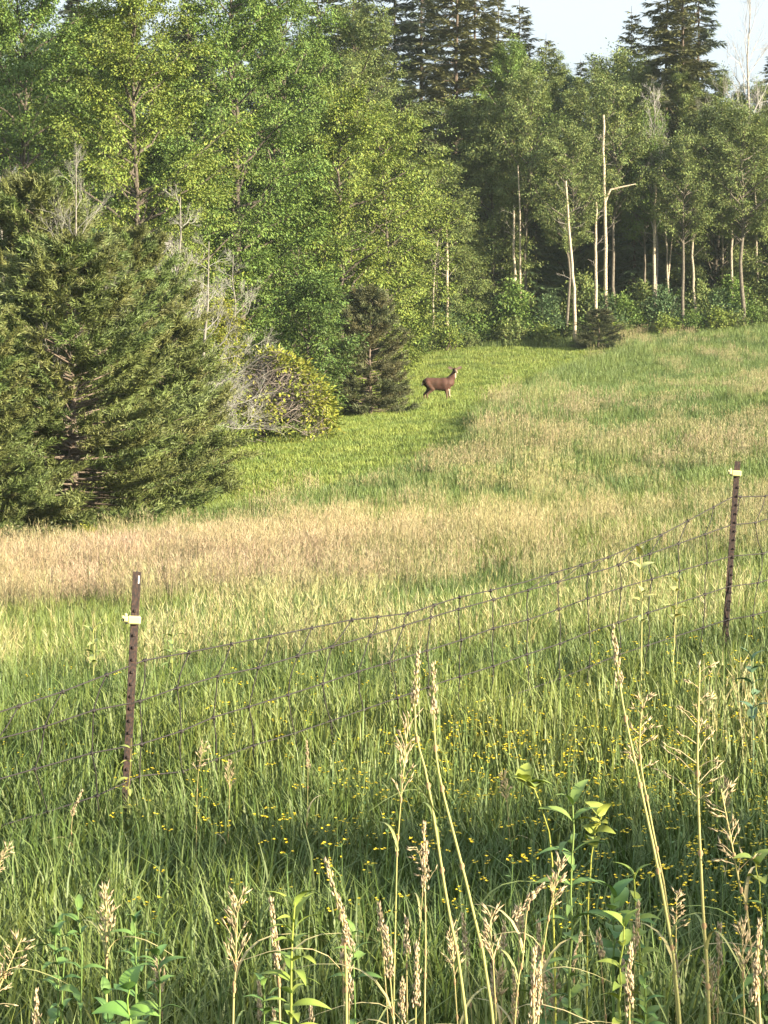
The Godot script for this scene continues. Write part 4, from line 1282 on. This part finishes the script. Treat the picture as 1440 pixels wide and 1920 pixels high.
func set_plants() -> void:
	var D := 3.5
	# the tall stalks one can follow one by one
	stalk("long bent pale stalk left of its twin, near the middle", [[875, 1920], [838, 1690], [803, 1470], [778, 1360], [785, 1225]], D, 0.0036, "narrow", 0.11, 0.55, 501)
	stalk("long bent pale stalk right of its twin, near the middle", [[925, 1920], [880, 1680], [828, 1475], [815, 1380], [812, 1250]], D, 0.0036, "narrow", 0.10, 0.6, 502)
	stalk("tall leaning stalk topped above the drooping tan panicle", [[1275, 1920], [1245, 1690], [1200, 1470], [1166, 1310], [1150, 1175]], D, 0.0036, "narrow", 0.12, 0.5, 503)
	stalk("stalk with a thick drooping pinkish tan panicle at right", [[1262, 1800], [1225, 1560], [1200, 1420], [1205, 1310]], D + 0.15, 0.0028, "loose", 0.15, 0.3, 504)
	stalk("upright tall stalk with spread tan branches at right", [[1330, 1920], [1318, 1700], [1308, 1450], [1312, 1250]], D, 0.0038, "loose", 0.26, 0.35, 505)
	stalk("thin pale panicle left of the long bent stalks", [[742, 1700], [748, 1550], [765, 1355]], D + 0.2, 0.0020, "open", 0.15, 0.5, 506)
	stalk("brown narrow seed spike beside the long bent stalks", [[796, 1920], [798, 1760], [795, 1545]], D, 0.0024, "narrow", 0.13, 0.1, 507)
	stalk("pale open panicle left of the bright lance leaved weed", [[437, 1920], [440, 1850], [446, 1690]], D - 0.3, 0.0024, "open", 0.13, 0.3, 508)
	stalk("thick tan seed head right of the bright lance leaved weed", [[650, 1920], [648, 1800], [640, 1720], [612, 1615]], D - 0.3, 0.0030, "narrow", 0.17, 0.5, 509)
	stalk("brown seed head behind the bright lance leaved weed", [[525, 1920], [522, 1830], [508, 1690]], D - 0.1, 0.0026, "narrow", 0.15, 0.1, 510)
	stalk("small dry stalk with forked tips left of centre", [[200, 1880], [200, 1790], [199, 1675]], D, 0.0022, "open", 0.10, 0.4, 511)
	stalk("zigzag dry stalk with a bent tip below centre", [[965, 1920], [980, 1800], [990, 1700], [1015, 1660]], D, 0.0020, "narrow", 0.09, 0.2, 512)
	stalk("dry stalk rising to the left of the leafy weed", [[1010, 1900], [1022, 1760], [1050, 1620]], D, 0.0020, "open", 0.09, 0.3, 513)
	stalk("dense tan panicle leaning over at the right edge", [[1410, 1800], [1385, 1650], [1352, 1480]], D, 0.0026, "loose", 0.17, 0.2, 514)
	stalk("tan seed head in the bottom right corner", [[1425, 1920], [1418, 1850], [1425, 1730]], D - 0.4, 0.0030, "narrow", 0.15, 0.1, 515)
	stalk("fat pinkish seed head at the bottom right of centre", [[1000, 1920], [1000, 1880], [1002, 1785]], D - 0.4, 0.0030, "narrow", 0.13, 0.0, 516)
	stalk("straw panicle in the bottom left corner", [[-10, 1900], [0, 1850], [40, 1760]], D - 0.3, 0.0026, "loose", 0.14, 0.1, 517)
	# the lesser stalks along the bottom
	R.seed = 520
	var spots := []
	for i in 36:
		var px := R.randf_range(-60, 1500) if i % 3 == 0 else R.randf_range(650, 1500)
		var top := R.randf_range(1760, 1915) - (70 if px > 700 else 0)
		spots.append([px, top, R.randf_range(2.9, 4.4), R.randi() % 3, R.randf_range(-35, 45), R.randf()])
	spots.sort_custom(func(a, b): return a[0] < b[0])
	for s in spots:
		stalk("low dry stalk with %s, %s from the left along the bottom" % [["a narrow spike", "an open panicle", "a slim spike"][s[3]], nth(spots.find(s) + 1)], [[s[0] + s[4] * 0.6, 2060], [s[0] + s[4] * 0.3, s[1] + 130], [s[0], s[1]]], s[2], 0.0019, ["narrow", "open", "narrow"][s[3]], 0.06 + 0.06 * s[5], s[5] * 0.6, 600 + spots.find(s), "low grass stalks along the bottom")
	# thinner ripe stalks among the grass up to the fence
	R.seed = 530
	for i in 10:
		var d := R.randf_range(4.8, 8.2)
		var px := 20.0 + i * 150.0 + rnd(50)
		var x := px_x(px, d)
		var g := ground(x, -d)
		var h := R.randf_range(0.5, 0.78)
		var row := 720.0 + (EYE - g - h) / d * F
		stalk("thin ripe stalk between camera and fence, %s from the left" % nth(i + 1), [[px, row + h * 0.6 * F / d], [px + rnd(12), row + 60], [px + rnd(20), row]], d, 0.0018, ["open", "narrow", "loose"][i % 3], 0.11, R.randf() * 0.6, 700 + i, "thin stalks between camera and fence")
	# leafy weeds
	var bright := lin(0.20, 0.27, 0.045)
	weed("bright green weed with lance shaped leaves at the bottom", "lance_leaved_weed", [[545, 1990], [548, 1850], [552, 1690]], D - 0.3, 0.0036, "lance", 12, 0.075, 0.060, bright, 801, 0.4)
	weed("leafy weed with yellow crown leaves right of centre", "leafy_weed", [[1065, 1930], [1072, 1700], [1074, 1500]], D + 0.1, 0.0036, "lance", 13, 0.060, 0.068, lin(0.13, 0.21, 0.05), 802, 0.35, 0.25)
	weed("cluster of broad bright leaves beneath the tall right hand stalks", "broad_leaved_weed", [[1215, 2000], [1205, 1820], [1190, 1640]], D + 0.2, 0.0042, "broad", 12, 0.060, 0.052, bright, 803, 0.3)
	weed("bright weed leaning left of the broad bright leaves", "broad_leaved_weed", [[1165, 2000], [1160, 1860], [1172, 1730]], D, 0.0036, "broad", 8, 0.055, 0.045, bright, 804, 0.35)
	weed("heart leaved seedling low at the left bottom", "heart_leaved_weed", [[245, 1960], [243, 1900], [240, 1830]], D - 0.2, 0.003, "heart", 3, 0.065, 0.055, lin(0.13, 0.24, 0.04), 805, 0.35)
	weed("two round yellow leaves at the tip of a vine right of centre", "vine_weed", [[1040, 1700], [1030, 1560], [1005, 1480], [975, 1462]], D + 0.1, 0.0022, "heart", 3, 0.04, 0.045, lin(0.26, 0.30, 0.05), 806, 0.72)
	weed("vine with lime leaves right of the leafy weed", "vine_weed", [[1100, 1700], [1110, 1580], [1132, 1520]], D + 0.15, 0.0022, "heart", 4, 0.04, 0.042, lin(0.26, 0.30, 0.05), 807, 0.65)
	weed("vine with one yellow leaf near the right edge", "vine_weed", [[1425, 1800], [1428, 1700], [1416, 1600]], D, 0.0022, "heart", 2, 0.04, 0.045, lin(0.26, 0.30, 0.05), 808, 0.75)
	weed("deep green broad leaf plant behind the bright cluster", "broad_leaved_weed", [[1150, 1900], [1150, 1760], [1152, 1680]], D + 0.3, 0.0034, "broad", 6, 0.075, 0.075, lin(0.10, 0.19, 0.04), 809, 0.5)
	weed("green weed in the bottom right corner", "lance_leaved_weed", [[1425, 2000], [1430, 1850], [1440, 1700]], D, 0.0034, "lance", 8, 0.085, 0.06, lin(0.12, 0.2, 0.045), 810, 0.3)
	weed("pale leaved tall weed by the fence left of the right post", "milkweed", [[1202, 1240], [1205, 1140], [1200, 1030]], 10.6, 0.0045, "broad", 5, 0.10, 0.085, lin(0.34, 0.36, 0.14), 811, 0.55, 0.6)
	weed("second pale leaved weed close to the right post", "milkweed", [[1262, 1250], [1266, 1160], [1270, 1075]], 10.8, 0.0045, "broad", 4, 0.10, 0.085, lin(0.34, 0.36, 0.14), 812, 0.6, 0.5)
	weed("pale leaved weed behind the nearest post, to its left", "milkweed", [[176, 1290], [176, 1230], [175, 1180]], 12.5, 0.0045, "broad", 4, 0.12, 0.11, lin(0.28, 0.32, 0.10), 813, 0.5, 0.5)
	weed("pale leaved weed behind the nearest post, to its right", "milkweed", [[322, 1280], [322, 1230], [324, 1185]], 12.5, 0.0045, "lance", 4, 0.14, 0.12, lin(0.25, 0.30, 0.08), 814, 0.5, 0.2)
	weed("bluish green weed below the right post", "milkweed", [[1412, 1380], [1412, 1300], [1408, 1230]], 8.2, 0.0045, "broad", 6, 0.10, 0.08, lin(0.11, 0.18, 0.09), 815, 0.4, 0.5)
	weed("weed with paired arching leaves crossing the foot of the nearest post", "vetch", [[240, 1590], [240, 1500], [246, 1385]], 8.25, 0.0022, "lance", 6, 0.085, 0.06, lin(0.30, 0.34, 0.08), 816, 0.5, 0.0)
	R.seed = 830
	var low := []
	for i in 14: low.append([R.randf_range(-30, 1470), R.randf_range(1760, 1920) - (70 if i % 2 else 0), R.randf_range(3.3, 4.6), R.randi() % 3])
	low.sort_custom(func(a, b): return a[0] < b[0])
	for s in low:
		weed("low green %s leaved weed, %s from the left along the bottom" % [["lance", "broad", "narrow"][s[3]], nth(low.find(s) + 1)], "low_weed", [[s[0], 2100], [s[0] + 5, s[1] + 90], [s[0], s[1]]], s[2], 0.0024, ["lance", "broad", "lance"][s[3]], 5, 0.06, 0.045, lin(0.10, 0.185, 0.04), 840 + low.find(s), 0.5, 0.35, "low weeds along the bottom")
	set_flowers()

func set_flowers() -> void:
	# yellow trefoil: a thin stem with two to five small blossoms
	R.seed = 900
	var kinds := []
	for k in 4:
		var st := MB.new()
		var bl := MB.new()
		var top := Vector3(rnd(0.03), 0.46, rnd(0.03))
		st.tube([Vector3(0, -0.02, 0), top * 0.5 + rv() * 0.01, top], [0.0016, 0.0014, 0.001], 4, Color(0.12, 0.19, 0.05), false)
		for i in [2, 3, 4, 3][k]:
			var az := R.randf() * TAU
			var out := Vector3(cos(az), 0, sin(az))
			var c := top + out * 0.018 + Vector3(0, rnd(0.008), 0)
			st.tube([top - Vector3(0, 0.01, 0), c], [0.0009, 0.0009], 3, Color(0.12, 0.19, 0.05), false)
			for j in 5:
				var d := (out.rotated(Vector3.UP, (j - 2) * 0.8) + Vector3(0, R.randf_range(0.1, 0.9), 0)).normalized()
				bl.leaf(c, d, d.cross(Vector3.UP).normalized(), R.randf_range(0.006, 0.0095), 0.0065, Color(0.78, 0.62, 0.03) * R.randf_range(0.85, 1.0), 0.1)
		for i in 4:
			var az := R.randf() * TAU
			var d := Vector3(cos(az), 0.4, sin(az)).normalized()
			st.leaf(top * R.randf_range(0.4, 0.9), d, d.cross(Vector3.UP).normalized(), 0.022, 0.011, Color(0.10, 0.17, 0.05))
		kinds.append([st.mesh(M.grass), bl.mesh(M.petal)])
	var first := [null, null, null, null]
	var n_ := 0
	var rest := []
	while n_ < 760:
		var d := R.randf_range(5.4, 11.5)
		var x := R.randf_range(-0.21 * d, 0.21 * d)
		var patch := 0.45 * nz.get_noise_2d(x * 60.0 + 700.0, d * 40.0) + 0.45 * x / d * 5.0 - 0.05
		if patch < R.randf_range(-0.45, 0.25): continue
		if d > 9.5 and R.randf() < 0.6: continue
		var p := Vector3(x, ground(x, -d), -d)
		var k := n_ % 4
		n_ += 1
		if n_ > 300:
			rest.append([p, Vector3.ONE * R.randf_range(0.85, 1.2), Color.WHITE])
			continue
		var o: Node3D
		if first[k] == null:
			o = thing("trefoil", "", "flower", p)
			part(o, "stem", kinds[k][0])
			part(o, "blossoms", kinds[k][1])
			first[k] = o
		else:
			o = first[k].duplicate()
			o.name = numbered("trefoil")
			add_child(o)
		tag(o, "small yellow trefoil blossoms dotting the shaded grass around the fence", "flower", "yellow trefoil flowers")
		o.position = p
		o.rotation.y = R.randf() * TAU
		o.scale = Vector3(1, R.randf_range(0.6, 1.2), 1) * R.randf_range(0.85, 1.15)
	for k in 2:
		scatter("trefoil_patch", "further yellow trefoil scattered through the grass", [kinds[k + 1][1]], rest.filter(func(q): return rest.find(q) % 2 == k))

func _ready() -> void:
	nz.seed = 4
	nz.frequency = 0.01
	nz.fractal_octaves = 3
	for q in MOWN: mown_poly.append(Vector2(q[0], q[1]))
	set_light()
	set_materials()
	set_ground()
	print("ground ", Time.get_ticks_msec())
	set_wood()
	print("wood ", Time.get_ticks_msec())
	set_grass()
	print("grass ", Time.get_ticks_msec())
	set_fence()
	set_deer()
	print("deer ", Time.get_ticks_msec())
	set_plants()
	print("plants ", Time.get_ticks_msec())
